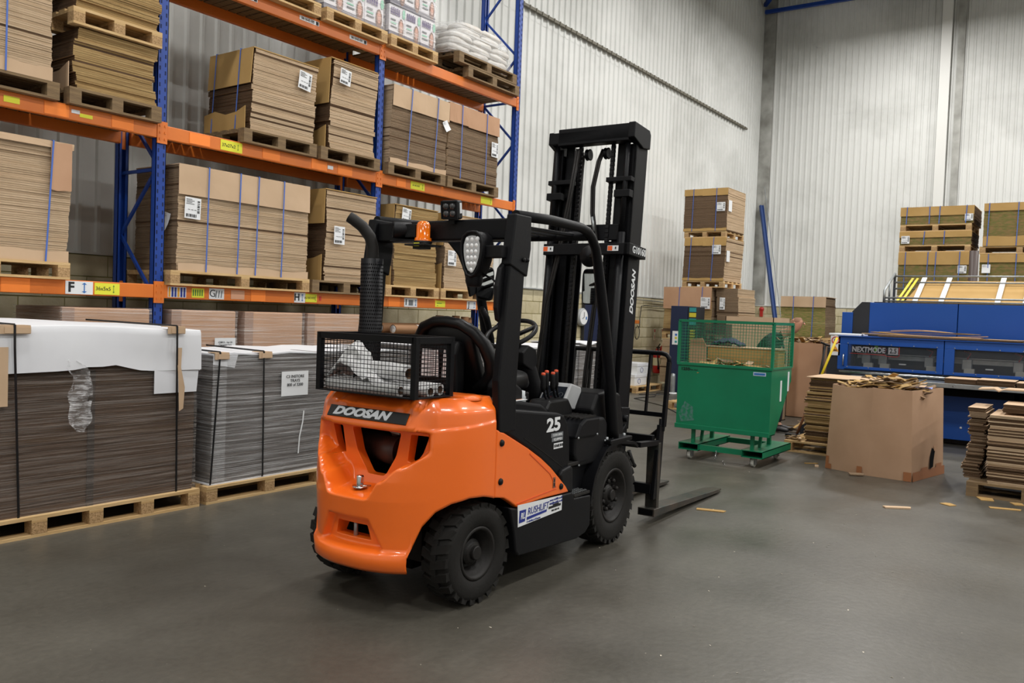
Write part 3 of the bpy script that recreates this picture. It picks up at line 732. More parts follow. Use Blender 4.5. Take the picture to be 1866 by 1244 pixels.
def carton_load(label, x0, x1, z, rows, per, cw=.30, ch=.38):
    t = thing('carton_load', label, 'carton load', ((x0+x1)/2, 7.16, z))
    W = x1-x0; cw = W/per; rnd = random.Random(int(x0*10)); pm = {}
    g = G().box(0, cw-.004, 0, .7, 0, ch-.008, 0).box(-.001, cw-.003, -.003, .7, 0, .06, 1)
    bm = g.mesh('carton', [pk_white, pk_grey])
    q = G(); print_face(q, cw, ch, 0, -.004, 0, rnd); qm = q.mesh('print', [pk_purple, skin, hair_p, mint, grey_ink], fix=False)
    for r in range(rows):
        for c in range(per):
            o = part('carton', bm, t, (-W/2+c*cw, random.uniform(-.006, .006), r*ch))
            part('print', qm, o)
    G().grid([[(-W/2-.01, .7, zz), (-W/2-.01, -.014, zz), (W/2+.01, -.014, zz), (W/2+.01, .7, zz)] for zz in (0, rows*ch*.5, rows*ch+.01)], smooth=False).build('stretch_film', film_clear, t)
    return t
pallet(4.75, 6.20, 7.10, 7.95, Z3, 'pallet at the top photo edge, left of the printed carton loads', wood)
stack('dark wrapped load on the top shelf cut by the upper photo edge', 4.8, 6.15, 7.16, 7.9, Z3+P, 5.5, mf=edge_shade, ms=edge_shade, seed=20)
pallet(6.28, 7.22, 7.10, 7.95, Z3, 'pale pallet under the printed cartons left of the middle post', wood)
carton_load('load of printed white cartons with portraits, left one on top shelf', 6.28, 7.20, Z3+P, 3, 3)
pallet(7.28, 8.13, 7.10, 7.95, Z3, 'pale pallet under the printed cartons right of the middle post', wood)
carton_load('load of printed white cartons with portraits, next to the bagged pallet', 7.30, 8.12, Z3+P, 3, 3)
pallet(8.75, 9.92, 7.10, 7.95, Z3, 'lower brown pallet of the two under the white sacks', wood_old)
pallet(8.55, 9.85, 7.10, 7.95, Z3+.145, 'upper brown pallet directly under the white sacks', wood_old)
t = thing('sack_load', 'sagging white film-wrapped load of sacks on the top shelf end', 'sack load', (9.1, 7.5, Z3+.29))
sackm = mat('white_sack', '#CFCECB', .5, col2='#B9AFA2', nscale=7, bump=.5, bscale=14)
def sack(L, W, H, seed):
    g = G(); rnd = random.Random(seed); rows = []
    for i in range(9):
        v = -1+2*i/8; zz = H/2*math.sin(v*PI/2); rr = max(.02, math.cos(v*PI/2))**.35 if abs(v) < 1 else .55
        row = []
        for k in range(20):
            a = 2*PI*k/20; c, s_ = math.cos(a), math.sin(a)
            row.append((L/2*rr*math.copysign(abs(c)**.5, c)*(1+rnd.uniform(-.02, .02)), W/2*rr*math.copysign(abs(s_)**.5, s_), zz+rnd.uniform(-.006, .006)))
        rows.append(row)
    return g.grid(rows, close=True)
sm_ = [sack(.46, .34, .12, s_).mesh('sack', sackm) for s_ in range(3)]
for r in range(5):
    k = 3 if r < 3 else 2
    for c in range(k):
        for d in range(2):
            part('sack', sm_[(r+c+d) % 3], t, (-.42+c*.42+r*.03+(.14 if r > 2 else 0), -.16+d*.34, .06+r*.085), (random.uniform(-.05, .05), random.uniform(-.06, .06), random.uniform(-.1, .1)))
g = G(); rows = []
for zz, q in ((.0, 1.0), (.1, 1.03), (.25, 1.0), (.38, .88), (.47, .70), (.50, .3)):
    rows.append([((.68*q)*math.copysign(abs(math.cos(a))**.35, math.cos(a))*(1+.02*math.sin(9*a))+.04, .38*q*math.copysign(abs(math.sin(a))**.35, math.sin(a)), zz+.02*math.sin(5*a)) for a in [2*PI*k/36 for k in range(36)]])
G().grid(rows, close=True).build('stretch_film', wrap_mat('film_sacks', .55, '#E8E8E8'), t)

# ---- wrapped brown loads on the floor under the rack
def film_box(t, hw, hd, h, m, x=0, loose=0.):
    rows = []
    for k in range(9):
        zz = h*k/8; rows.append([(sx*(hw+.008+loose*random.random()), sy*(hd+.008+loose*random.random()), zz) for sx, sy in ((-1, 1), (-1, -1), (-.5, -1), (0, -1), (.5, -1), (1, -1), (1, 0), (1, 1))])
    return G().grid(rows, smooth=False).build('stretch_film', m, t, fix=False)
for x0, x1, lab, tag_ in ((3.55, 4.34, 'film-wrapped brown load behind the blue post on the floor', 0), (4.56, 5.27, 'film-wrapped brown load with a white note, left one under the G sign', 1),
                    (5.38, 6.13, 'film-wrapped brown load under the shelf between the noted one and H sign', 0), (6.20, 7.15, 'film-wrapped brown load right behind the exhaust guard', 0)):
    pallet(x0, x1, 7.05, 8.0, 0, 'pallet of the '+lab.replace('film-wrapped ', ''), wood_old)
    t = thing('wrapped_load', lab, 'wrapped load', ((x0+x1)/2, 7.6, P))
    hw = (x1-x0)/2
    G().box(-hw, hw, -.42, .4, 0, 1.365).build('carton_block', board_pink, t, bevel=.012)
    G().box(-hw-.003, -hw+.10, -.424, .4, 0, 1.36).build('corner_board', mat('pink_brown', '#9A7A66', .8), t)
    film_box(t, hw, .42, 1.37, film_clear, loose=.012)
    if tag_:
        o = G().box(.10, .34, -.446, -.443, .96, 1.10).build('note', white_lab, t)
        text('C5013 - 1st 14\nCampaign box\nCrown hall', .026, black_ink, o, (.22, -.448, 1.03), FY)
# cardboard tubes under the rack
tubem = mat('tube_kraft', '#9A7250', .7, col2='#8C6644', nscale=3)
tb = thing('tube_shelf', 'low brown board stack that carries the lying cardboard tubes', 'cardboard stack', (7.95, 7.6, 0))
g, m3 = pile(.58, .4, 1.27, edge_shade, edge_shade, board, seed=30); g.build('sheet_pile', m3, tb, fix=False)['kind'] = 'stuff'
for k, (x, z, r, lab) in enumerate(((7.56, 1.345, .064, 'upper left lying cardboard tube, open white end towards the aisle'), (7.62, 1.335, .056, 'lower right lying cardboard tube with a white tie'))):
    t = thing('cardboard_tube', lab, 'tube', (x, 7.42-.17*k, z+.0))
    G().lathe([(r, 0), (r, 1.05), (r-.008, 1.05), (r-.008, 0), (r, 0)], (0, 0, 0), 'x', 24).build('wall', tubem, t)
    G().lathe([(r-.008, .004), (r-.008, .001), (.001, .02)], (0, 0, 0), 'x', 24).build('end_cap', white_lab, t)
    if k: G().lathe([(r+.003, .42), (r+.003, .435)], (0, 0, 0), 'x', 24).build('tie', white_lab, t)
for k in range(6):
    t = thing('cardboard_tube', 'tall cardboard tube, number by place in the standing row under the J sign', 'tube', (8.62+.135*k, 7.35+.05*(k % 2), 0), 0, 'standing tubes under the J sign')
    t['label'] = '%s upright cardboard tube from the left, in the row under the J sign' % ('first', 'second', 'third', 'fourth', 'fifth', 'sixth')[k]
    hh = 1.52-.01*(k % 3); G().lathe([(.055, 0), (.055, hh), (.047, hh), (.047, 0), (.055, 0)], (0, 0, 0), 'z', 18).build('wall', tubem, t)
    G().lathe([(.057, 1.14), (.057, 1.155)], (0, 0, 0), 'z', 18).build('tie', white_lab, t)

# ---- big loads in the aisle in front of the rack
def big_load(label, x0, x1, y0, y1, z0, z1, mcore, mfilm, dz=.012, seed=1, plab=''):
    t = thing('wrapped_load', label, 'wrapped load', ((x0+x1)/2, (y0+y1)/2, z0))
    hw, hd, h = (x1-x0)/2, (y1-y0)/2, z1-z0
    g, m3 = pile(hw, hd, h, mcore, mcore, mcore, dz=dz, seed=seed, wav=.004)
    g.build('sheet_pile', m3, t, fix=False)['kind'] = 'stuff'
    film_box(t, hw+.006, hd+.006, h, mfilm, loose=.006)
    return t
pallet(1.50, 3.90, 5.71, 6.95, 0, 'long pale chipboard-block pallet under the white-covered load', wood, ntop=8, nx=7)
A = big_load('dark brown film-wrapped load under a drooping white cover', 1.56, 3.86, 5.76, 6.92, P, 1.36, mat('brown_sheet_edges', '#5A4330', .8, col2='#412F20', nscale=3, stretch=(1, 1, 30), bump=.5, bscale=30), film, seed=31)
hA = 1.36-P
# white cover: slightly humped top and a front flap of uneven depth
cov = []
n = 24
for j, (yy, kind) in enumerate(((.60, 't'), (.0, 't'), (-.56, 't'), (-.590, 't'), (-.607, 'd'), (-.613, 'e'), (-.616, 'g'), (-.618, 'm'), (-.622, 'f'))):
    row = []
    for i in range(n+1):
        x = -1.17+2.35*i/n; xa = 2.71+x
        top = hA+.012+.030*math.exp(-((xa-2.9)/.55)**2)
        fl = 1.07+.055*math.exp(-((xa-3.18)/.16)**2)+.03*(xa < 3.1)*(xa-1.6)/1.5-P
        zz = {'t': top+(.012 if yy > -.3 else 0), 'd': top-.004, 'e': top-.02, 'g': top-.05, 'm': (top+fl)/2, 'f': fl}[kind]
        yb = yy-(.010*math.sin(xa*5)+.012*math.exp(-((xa-3.18)/.06)**2))*(kind in 'mf')
        row.append((x, yb, zz))
    cov.append(row)
o = G().grid(cov).build('white_cover', white_sheet, A); sol(o, .007)
o = G().grid([[(.80, -.606, .98), (1.172, -.606, .98)], [(.80, -.608, .76), (1.15, -.608, .76)]], smooth=False).build('lower_flap', white_sheet, A); sol(o, .006)
sol(G().grid([[(1.176, .3, hA), (1.176, -.60, hA)], [(1.182, .3, hA-.30), (1.182, -.60, hA-.30)]], smooth=False).build('side_flap', white_sheet, A), .005)
def edge_guard(t, x, y, z, w_, m=board): # folded cardboard edge protector
    return G().box(x-w_/2, x+w_/2, y-.006, y, z-.05, z).box(x-w_/2, x+w_/2, y-.006, y+.09, z, z+.006).box(x-w_*.3, x+w_*.5, y-.010, y-.006, z-.046, z-.006).build('edge_protector', m, t)
for xs, dx in ((-.19, .06), (.955, .05)):
    edge_guard(A, xs, -.635, hA+.035, .14 if xs > 0 else .20)
    g = G(); pts = [(xs-.05, .58, hA+.05), (xs, -.645, hA+.045), (xs+.0, -.65, hA-.1), (xs+dx, -.60, .04), (xs+dx, -.60, .0)]
    for a, b_ in zip(pts[:-1], pts[1:]): g.bar(a, b_, .014, .004, up=(0, -1, .2))
    g.build('strap', strap_black, A)
G().add([(.955, -.645, 1.10), (1.0, -.645, 1.10), (.995, -.645, .95), (1.03, -.645, .80), (1.02, -.645, .64), (.985, -.645, .62), (.975, -.645, .85)], [(0, 1, 2, 3, 4, 5, 6)]).build('tape_strip', board, A)
G().box(-.40, -.22, -.632, -.628, .74, 1.12).build('board_strip', board, A)
# torn flap of film hanging on the face
rows = []
rnd = random.Random(5)
for i in range(14):
    v = i/13; cx_ = .18+.13*v+.05*math.sin(v*5); wd = .05+.07*math.sin(v*PI)**.7+.02*math.sin(v*17)
    rows.append([(cx_+wd*(u-.5)*1.4, -.60-.03*math.sin(u*7+v*9)-.02*rnd.random(), 1.02-.50*v+.012*rnd.random()) for u in (0, .2, .4, .6, .8, 1)])
G().grid(rows).build('torn_film', wrap_mat('torn_film', .62, '#F0F0F2', 9), A)
G().box(.32, .37, -.589, -.586, .0, .95).build('overlap_seam', mat('seam_brown', '#2E241C', .7), A)

pallet(3.96, 6.30, 5.71, 6.55, 0, 'pale printed-block pallet under the grey tray load', wood, nx=5)
B = big_load('grey film-wrapped tray load with a printed note, beside the forklift rear', 4.03, 6.25, 5.75, 6.52, P+.01, 1.18, mat('grey_tray_edges', '#7C726C', .75, col2='#4E4742', nscale=4, namt=.5, stretch=(1, 1, 60), bump=.6, bscale=30), film_thick, dz=.010, seed=32)
G().box(-1.14, 1.13, -.40, .395, -.009, .0).build('base_sheet', white_sheet, B)
sol(G().grid([[(-1.13+2.26*i/12, yy, 1.035+.008*math.sin(i*1.9)+(.012 if yy > 0 else 0)) for i in range(13)] for yy in (.39, .0, -.36, -.40)]).build('top_sheet', white_sheet, B), .012)
sol(G().add([(-1.125, -.402, 1.03), (-.90, -.402, 1.03), (-.93, -.402, .92), (-1.13, -.402, .95)], [(0, 1, 2, 3)]).build('corner_flap', white_sheet, B), .004)
for xs, dx in ((-1.08, -.06), (-.66, .02)):
    edge_guard(B, xs+.02, -.412, 1.04, .13)
    g = G(); pts = [(xs, .38, 1.06), (xs, -.42, 1.05), (xs+dx, -.415, .02), (xs+dx, -.41, .0)]
    for a, b_ in zip(pts[:-1], pts[1:]): g.bar(a, b_, .014, .004, up=(0, -1, .2))
    g.build('strap', strap_black, B)
o = G().box(-.46, -.17, -.408, -.405, .66, .87).build('note', white_lab, B)
text('C3 INSTORE\nTRAYS\n800 of 3200', .036, black_ink, o, (-.315, -.410, .79), FY)
G().bar((-.22, -.408, .42), (-.25, -.408, .30), .012, .003, up=(0, 1, 0)).bar((-.21, -.408, .52), (-.22, -.408, .42), .012, .003, up=(0, 1, 0)).bar((-.25, -.408, .30), (-.26, -.408, .15), .012, .003, up=(0, 1, 0)).build('white_tape', white_lab, B)
G().box(-1.13, -1.0, -.399, -.397, 0, 1.02).build('corner_post', film_thick, B)
for i, (x0, x1, z1, lab, pl) in enumerate(((6.55, 8.15, 1.20, 'grey film-wrapped load seen through the basket and behind the seat', 'pale pallet hidden behind the forklift seat'),
                                     (8.30, 9.55, 1.17, 'grey wrapped load seen between steering column and mast', 'pale pallet of the wrapped load behind the levers'),
                                     (9.62, 10.75, 1.20, 'wrapped load with raised white lid and black strap, seen through the mast', 'pale pallet of the wrapped load seen through the mast'))):
    pallet(x0-.04, x1+.04, 5.71, 6.55, 0, pl, wood)
    t = big_load(lab, x0, x1, 5.75, 6.52, P, z1, MATS['grey_tray_edges'], film_thick, dz=.012, seed=33+i)
    hw = (x1-x0)/2
    sol(G().grid([[(-hw-.03+(2*hw+.06)*k/10, yy, z1-P+.012+.02*math.sin(k*1.4+i)*(1 if yy < 0 else .3)) for k in range(11)] for yy in (.39, .0, -.41)]).build('top_sheet', white_sheet, t), .010)
    edge_guard(t, .05, -.41, z1-P+.03, .15)
    G().bar((.05, -.42, z1-P+.03), (.05, -.42, .0), .012, .004, up=(0, 1, 0)).build('strap', strap_black, t)
# white boxes on a small pallet beyond the mast
pallet(15.75, 17.0, 8.0, 8.6, 0, 'small pallet against the block wall under two white boxes', wood, ntop=5)
for x, z, lab in ((15.9, P, 'lower white archive box with a printed ring, by the wall'), (16.0, P+.235, 'upper white archive box by the block wall, lid ajar')):
    t = thing('archive_box', lab, 'box', (x, 8.12, z))
    G().box(0, .55, 0, .4, 0, .23).build('body', white_lab, t, bevel=.004)
    G().box(-.008, .558, -.008, .408, .17, .235).build('lid', white_sheet, t, bevel=.004)
    G().tube([(.2+.06*math.cos(a), -.004, .09+.05*math.sin(a)) for a in [k*PI/8 for k in range(16)]], .004, 4, closed=True).build('print', navy_ink, t)
# ================================================================ FAR END OF THE HALL
def stackX(label, X, ylo, yhi, d, z0, z1, **k):
    w_ = yhi-ylo
    t = stack(label, -w_/2, w_/2, -d/2, d/2, z0, z1, rotz=-PI/2, **k); t.location = (X+d/2, (ylo+yhi)/2, z0); return t
def palX(X, ylo, yhi, d, z, label, m=None, **k):
    t = pallet(-(yhi-ylo)/2, (yhi-ylo)/2, -d/2, d/2, z, label, m or wood, rotz=-PI/2, **k); t.location = (X+d/2, (ylo+yhi)/2, z); return t
# the tall pile against the corner: three loads on a wide lower one
kw = dict(mf=edge_flute, ms=edge_light, capm=board_gold, base=.06, wav=.003, dz=.022, gap=.02)
palX(17.5, 6.86, 7.9, 1.1, 0, 'pallet on the floor under the tall pile of cardboard, by the navy cabinet')
stackX('lowest brown board stack of the tall pile, behind the navy cabinet', 17.5, 6.75, 8.3, 1.1, P, 1.12, mf=edge_light, ms=edge_light, wav=.02, dz=.03, seed=41)
palX(17.5, 6.75, 8.3, 1.1, 1.125, 'pallet under the wide pink-flapped board stack in the tall pile', ntop=5)
stackX('wide board stack with pink front flap in the tall pile, above the navy cabinet', 17.5, 7.15, 8.28, 1.1, 1.27, 2.29, mf=edge_gold, ms=edge_dark, capm=board_pink, cap=.48, straps=(-.18, .36), docs=((.44, 1.95, 'y', dict(wd=.22, h=.25)),), wav=.012, dz=.03, seed=42)
stackX('board stack with pale right side beside the pink-flapped one in the tall pile', 17.6, 6.58, 7.07, 1.05, 1.27, 2.29, mf=edge_dark, ms=edge_light, docs=((-.1, 1.95, 'y', dict(wd=.12, h=.26)),), wav=.02, dz=.02, seed=43)
palX(17.5, 6.9, 7.86, 1.1, 2.295, 'pallet between the second and the wide lower load of the tall pile', wood, ntop=5)
stackX('middle dark-edged load of the tall pile with gold cap and two blue straps', 17.5, 6.9, 7.86, 1.05, 2.44, 3.38, cap=.17, cap_split=(.45, 1.05), straps=(-.32, .20), docs=((.30, 3.12, 'y', dict(wd=.20, h=.20)),), lean=(.03, 0), seed=44, **kw)
palX(17.5, 6.9, 7.86, 1.1, 3.385, 'pallet under the topmost load of the tall pile', wood, ntop=5)
t = stackX('topmost dark-edged load of the tall pile with gold cap and two blue straps', 17.5, 6.88, 7.88, 1.05, 3.53, 4.45, cap=.14, cap_split=(.42, 1.08), straps=(-.28, .25), docs=((.36, 4.05, 'y', dict(wd=.19, h=.19)),), seed=45, **kw)
for o in [o for o in bpy.data.objects if o.get('label', '').startswith(('middle dark-edged load', 'topmost dark-edged load'))]:
    q = G().box(.515, .52, -.50, -.32, .42, .66).build('label_sheet', white_lab, o)
# navy control cabinet with stickers
t = thing('control_cabinet', 'tall navy blue cabinet with teal and yellow stickers before the tall pile', 'cabinet', (16.7, 7.53, 0))
G().box(0, .45, -.18, .20, 0, 1.86).build('body', navy, t, bevel=.008)
G().box(.02, .45, -.38, -.18, 0, 1.85).build('side_column', mach_dark, t, bevel=.006)
for z0, z1, m in ((1.74, 1.83, mat('sticker_teal', '#2E8C8E', .5)), (1.63, 1.72, mat('sticker_yellow', '#C9BC34', .5)), (1.46, 1.60, MATS['sticker_teal'])): G().box(.008, .02, -.37, -.22, z0, z1).build('sticker', m, t)
for k in range(14): G().box(.012, .02, -.36, -.25, .55+k*.06, .55+k*.06+.035).build('yellow_mark', MATS['sticker_yellow'], t)
o = G().box(-.006, 0, -.02, .14, 1.03, 1.32).build('notice', white_lab, t)
for z0, m in ((1.22, blue_ink), (1.15, MATS['sticker_yellow']), (1.07, MATS['sticker_teal'])): G().box(-.009, -.006, .03, .08, z0, z0+.045).build('print', m, o)
t = thing('bollard', 'short grey steel bollard in front of the navy cabinet', 'bollard', (16.45, 7.50, 0))
G().lathe([(.05, 0), (.05, .36), (.04, .42), (.001, .43)], (0, 0, 0), 'z', 16).build('post', steel_galv, t); G().lathe([(.09, 0), (.09, .02), (.05, .02)], (0, 0, 0), 'z', 16).build('foot', white_lab, t)
t = thing('floor_cable', 'thin black cable lying across the floor in front of the block wall', 'cable', (14.5, 7.2, .008))
G().tube([(-1.5, -1.4, 0), (-.6, -.7, 0), (.2, .3, 0), (.9, .2, 0), (1.6, .5, 0), (2.3, .3, 0)], .008, 5).tube([(1.0, .6, 0), (1.6, .2, 0), (2.2, .55, 0)], .008, 5).build('cord', strap_black, t)
# open kraft box standing behind the bin
def open_box(label, x0, x1, y0, y1, z0, z1, m, th=.012, skew=0., name='cardboard_box'):
    t = thing(name, label, 'box', ((x0+x1)/2, (y0+y1)/2, z0)); hx, hy, h = (x1-x0)/2, (y1-y0)/2, z1-z0
    for a, b, c, d in ((-hx, -hx+th, -hy, hy), (hx-th, hx, -hy, hy), (-hx, hx, -hy, -hy+th), (-hx, hx, hy-th, hy)):
        G().box(a, b, c, d, 0, h).build('side', m, t)
    G().box(-hx, hx, -hy, hy, 0, th).build('bottom', m, t)
    return t
open_box('tall plain kraft box standing behind the green bin', 13.0, 13.8, 4.28, 5.06, 0, 1.66, board)
b1 = open_box('tall plain brown box behind the person, heaped with offcuts', 14.3, 15.0, 3.86, 4.44, 0, 1.26, board_pink)
palX(13.6, 5.3, 6.3, 1.0, 0, 'pallet on the floor between the navy cabinet and the tall kraft box', wood)
stackX('low brown board stack seen through the bin mesh, under the navy cloth', 13.4, 4.2, 5.6, .9, P, 1.18, mf=edge_gold, ms=edge_dark, seed=47, dz=.02) if False else None
# offcut heaps
def heap(name, label, c, sx, sy, n, seed, zs_=.05, L=(.12, .32), m=None, cat='cardboard scrap', tilt=.5, yawb=None, rise=0.):
    t = thing(name, label, cat, c); rnd = random.Random(seed); ms = m or [board, board_gold, edge_dark, edge_gold]
    for k in range(n):
        a, b = rnd.uniform(*L), rnd.uniform(.03, .10)
        px, py = rnd.uniform(-sx, sx), rnd.uniform(-sy, sy)
        q = G(); nn = 4
        q.grid([[(a*(i/nn-.5), b*(j-.5), .010*math.sin(i*1.5+k)) for i in range(nn+1)] for j in (0, 1)], smooth=False)
        o = q.build('offcut', rnd.choice(ms), t); sol(o, .006)
        dome = rise*(1-(px/sx)**2)*(1-(py/sy)**2)
        o.location = (px, py, rnd.uniform(.0, zs_)+dome); o.rotation_euler = (rnd.uniform(-tilt, tilt), rnd.uniform(-tilt, tilt), (rnd.uniform(0, PI) if yawb is None else yawb+rnd.uniform(-.5, .5)))
    return t
heap('offcut_heap', 'pale cardboard offcuts heaped on the tall brown box behind the person', (14.65, 4.15, 1.22), .22, .17, 22, 5, .06, rise=.08)
heap('offcut_heap', 'cardboard offcuts scattered on the floor behind the person', (12.58, 3.50, .02), .26, .26, 20, 6, .08, L=(.2, .5), tilt=.3)
# green-printed board pile behind the person
palX(16.5, 4.4, 5.3, .9, 0, 'pallet on the floor under the lower board stack behind the person')
stackX('lower brown board stack behind the person, under the green-printed one', 16.5, 4.35, 5.35, .85, P, 1.16, mf=edge_gold, ms=edge_dark, capm=board, cap=.2, seed=48, dz=.03)
palX(16.5, 4.4, 5.3, .9, 1.18, 'pallet under the green-printed board stack behind the person', ntop=5)
gp = mat('green_print_edge', '#A08A58', .9, col2='#6E7838', nscale=4.5, namt=.3, stretch=(3, 3, 14), bump=.5, bscale=30)
stackX('green-printed board stack with brown cap and blue straps behind the person', 16.5, 4.45, 5.30, .72, 1.33, 2.10, mf=gp, ms=edge_dark, capm=board, cap=.20, straps=(-.18, .20), seed=49, dz=.03, wav=.008, cat='cardboard stack')
# right hand stacks in front of the far wall
kw = dict(mf=mat('green_tint_edge', '#8C7248', .9, col2='#6E6C38', nscale=3.5, namt=.3, stretch=(4, 4, 8), bump=.5, bscale=30), ms=edge_shade, capm=board_gold, wav=.004, dz=.03)
palX(18, 2.25, 3.5, 1.1, .0, 'floor pallet hidden under the near far-wall pile behind the machine', ntop=5)
stackX('hidden base load of the far-wall pile behind the blue machine', 18, 2.25, 3.5, 1.05, P, 2.05, seed=50, **kw)
palX(18, 2.25, 3.5, 1.1, 2.06, 'pallet behind the rail at the top of the machine, far-wall pile', ntop=5)
stackX('third load down in the far-wall pile, split gold cap and note at its right', 18, 2.24, 3.50, 1.05, 2.21, 3.05, cap=.24, straps=(-.50, -.10, .04, .45), docs=((.50, 2.72, 'y', dict(wd=.15, h=.15)),), seed=51, **kw)
palX(18, 2.25, 3.5, 1.1, 3.055, 'pallet in the middle of the far-wall pile', ntop=5)
stackX('thin middle load of the far-wall pile with short cap and note at its left', 18, 2.24, 3.50, 1.05, 3.20, 3.45, cap=.11, straps=(-.18, .17), docs=((-.52, 3.30, 'y', dict(wd=.15, h=.15)),), seed=52, **kw)
palX(18, 2.25, 3.5, 1.1, 3.455, 'pallet under the topmost load of the far-wall pile', ntop=5)
stackX('topmost load of the far-wall pile, flush gold cap and four blue straps', 18, 2.22, 3.50, 1.10, 3.60, 3.93, cap=.17, straps=(-.52, -.12, .06, .52), docs=((.56, 3.71, 'y', dict(wd=.14, h=.13)),), seed=53, **kw)
palX(18, .8, 2.08, 1.1, .0, 'floor pallet hidden under the right-hand far-wall pile', ntop=5)
stackX('hidden base load of the right-hand far-wall pile', 18, .8, 2.08, 1.05, P, 2.05, seed=54, **kw)
palX(18, .8, 2.08, 1.1, 2.06, 'lower pallet of the right-hand far-wall pile', ntop=5)
stackX('lower load of the right-hand far-wall pile with a folded white note', 18, .8, 2.08, 1.05, 2.21, 3.00, cap=.15, straps=(-.50, -.05, .2), docs=((-.53, 2.73, 'y', dict(wd=.14, h=.16, curl=.02)),), seed=55, **kw)
palX(18, .8, 2.10, 1.1, 3.01, 'upper pallet of the right-hand far-wall pile', ntop=5)
stackX('upper load of the right-hand far-wall pile, gold cap at the photo edge', 18, .8, 2.05, 1.05, 3.155, 3.95, cap=.14, base=.18, straps=(-.54, -.07), seed=56, **kw)
t = thing('duct_pipe', 'dark brown vertical pipe rising behind the machine rail', 'pipe', (16.9, 2.05, 0)); G().tube([(0, 0, 0), (0, 0, 2.98)], .075, 16).build('pipe', mat('pipe_dark', '#3A2A24', .5), t)
# fire alarm and white box in the corner
t = thing('alarm_bell', 'small red alarm bell on the block wall in the corner', 'alarm', (24.5, 8.45, 1.95)); G().lathe([(.001, -.04), (.055, -.035), (.07, 0), (.07, .03)], (0, 0, 0), 'x', 18).build('dome', mat('extinguisher_red', '#B5201C', .3), t); G().box(-.04, .02, -.05, .03, -.22, -.05).build('sounder', MATS['extinguisher_red'], t)
t = thing('switch_box', 'small white switch box on the block wall near the corner', 'switch', (23.98, 8.68, 1.93)); G().box(-.1, .1, 0, .08, -.16, .12).build('box', white_lab, t, bevel=.01); G().tube([(0, .05, -.14), (0, .05, -.9)], .02, 6).build('pipe', white_lab, t)

# ---------------------------------------------------------------- the green tipping bin
t = BIN = thing('tipping_bin', 'green steel waste bin with mesh sides on a wheeled frame', 'bin', (8.95, 3.48, 0), math.radians(0))
W2 = .54
def bprism(poly, y0, y1, nm, m=bin_green, th=.006, **k): return G().prism(poly, 'y', y0, y1).build(nm, m, t, **k)
G().box(-.006, .0, -W2, W2, .36, 1.08).box(-.02, .01, -W2-.01, W2+.01, 1.07, 1.10).box(-.03, .012, -W2-.005, W2+.005, .35, .40).build('front_panel', bin_green, t, bevel=.002)
SIDE = [(0, .36), (.18, .36), (.40, .62), (.66, .92), (.68, 1.08), (0, 1.08)]
for y in (-W2, W2-.006): G().prism(SIDE, 'y', y, y+.006).build('side_panel', bin_green, t)
G().bar((.01, 0, .365), (.19, 0, .365), 2*W2, .008, up=(0, 0, 1)).bar((.18, 0, .36), (.67, 0, .93), .008, 2*W2, up=(0, 1, 0)).box(.672, .68, -W2, W2, .92, 1.08).build('bottom_panel', bin_green, t)
fr = G()
for x in (0, .66):
    for y in (-W2, W2): fr.bar((x, y, 1.09), (x, y, 1.57), .03, .03)
    fr.bar((x, -W2, 1.575), (x, W2, 1.575), .03, .03)
for y in (-W2, W2): fr.bar((0, y, 1.575), (.66, y, 1.575), .03, .03); fr.bar((0, y, 1.09), (.67, y, 1.09), .025, .02)
fr.build('mesh_frame', bin_green, t)
for (nm2, f_, L_) in (('mesh_panel', lambda u, z: (0, u, z), (-W2, W2)), ('mesh_panel', lambda u, z: (.66, u, z), (-W2, W2)), ('mesh_panel', lambda u, z: (u, -W2, z), (0, .66)), ('mesh_panel', lambda u, z: (u, W2, z), (0, .66))):
    g = G(); n = round((L_[1]-L_[0])/.034)
    for i in range(1, n): u = L_[0]+(L_[1]-L_[0])*i/n; g.tube([f_(u, 1.09), f_(u, 1.57)], .0019, 4, cap=False)
    for i in range(1, 14): z = 1.09+.48*i/14; g.tube([f_(L_[0], z), f_(L_[1], z)], .0019, 4, cap=False)
    o = g.build(nm2, bin_green, t, fix=False); o['kind'] = 'stuff'
q = G().box(-.009, -.006, -W2+.06, -W2+.20, 1.005, 1.045).build('maker_label', mat('label_pale_blue', '#B8C8E0', .5), t); G().box(-.011, -.009, -W2+.07, -W2+.19, 1.015, 1.035).build('print', blue_ink, q)
text('1250', .045, black_ink, t, (-.009, W2-.09, 1.025), FX, name='number', bold=.0015, sx=1.2); text('Max. load', .026, black_ink, t, (-.009, W2-.19, 1.022), FX, name='number')
for x in (.30, .55): G().box(x, x+.05, -W2-.003, -W2, .72 if x < .4 else .82, .95 if x < .4 else 1.04).build('side_label', white_lab, t)
G().add([(-.0075, W2-.06, .42), (-.0075, W2-.22, .45), (-.0075, W2-.20, .60), (-.0075, W2-.10, .66), (-.0075, W2-.03, .52)], [(0, 1, 2, 3, 4)]).build('worn_patch', mat('worn_green', '#4E7A72', .6, col2='#0D7A52', nscale=30, namt=.2), t)
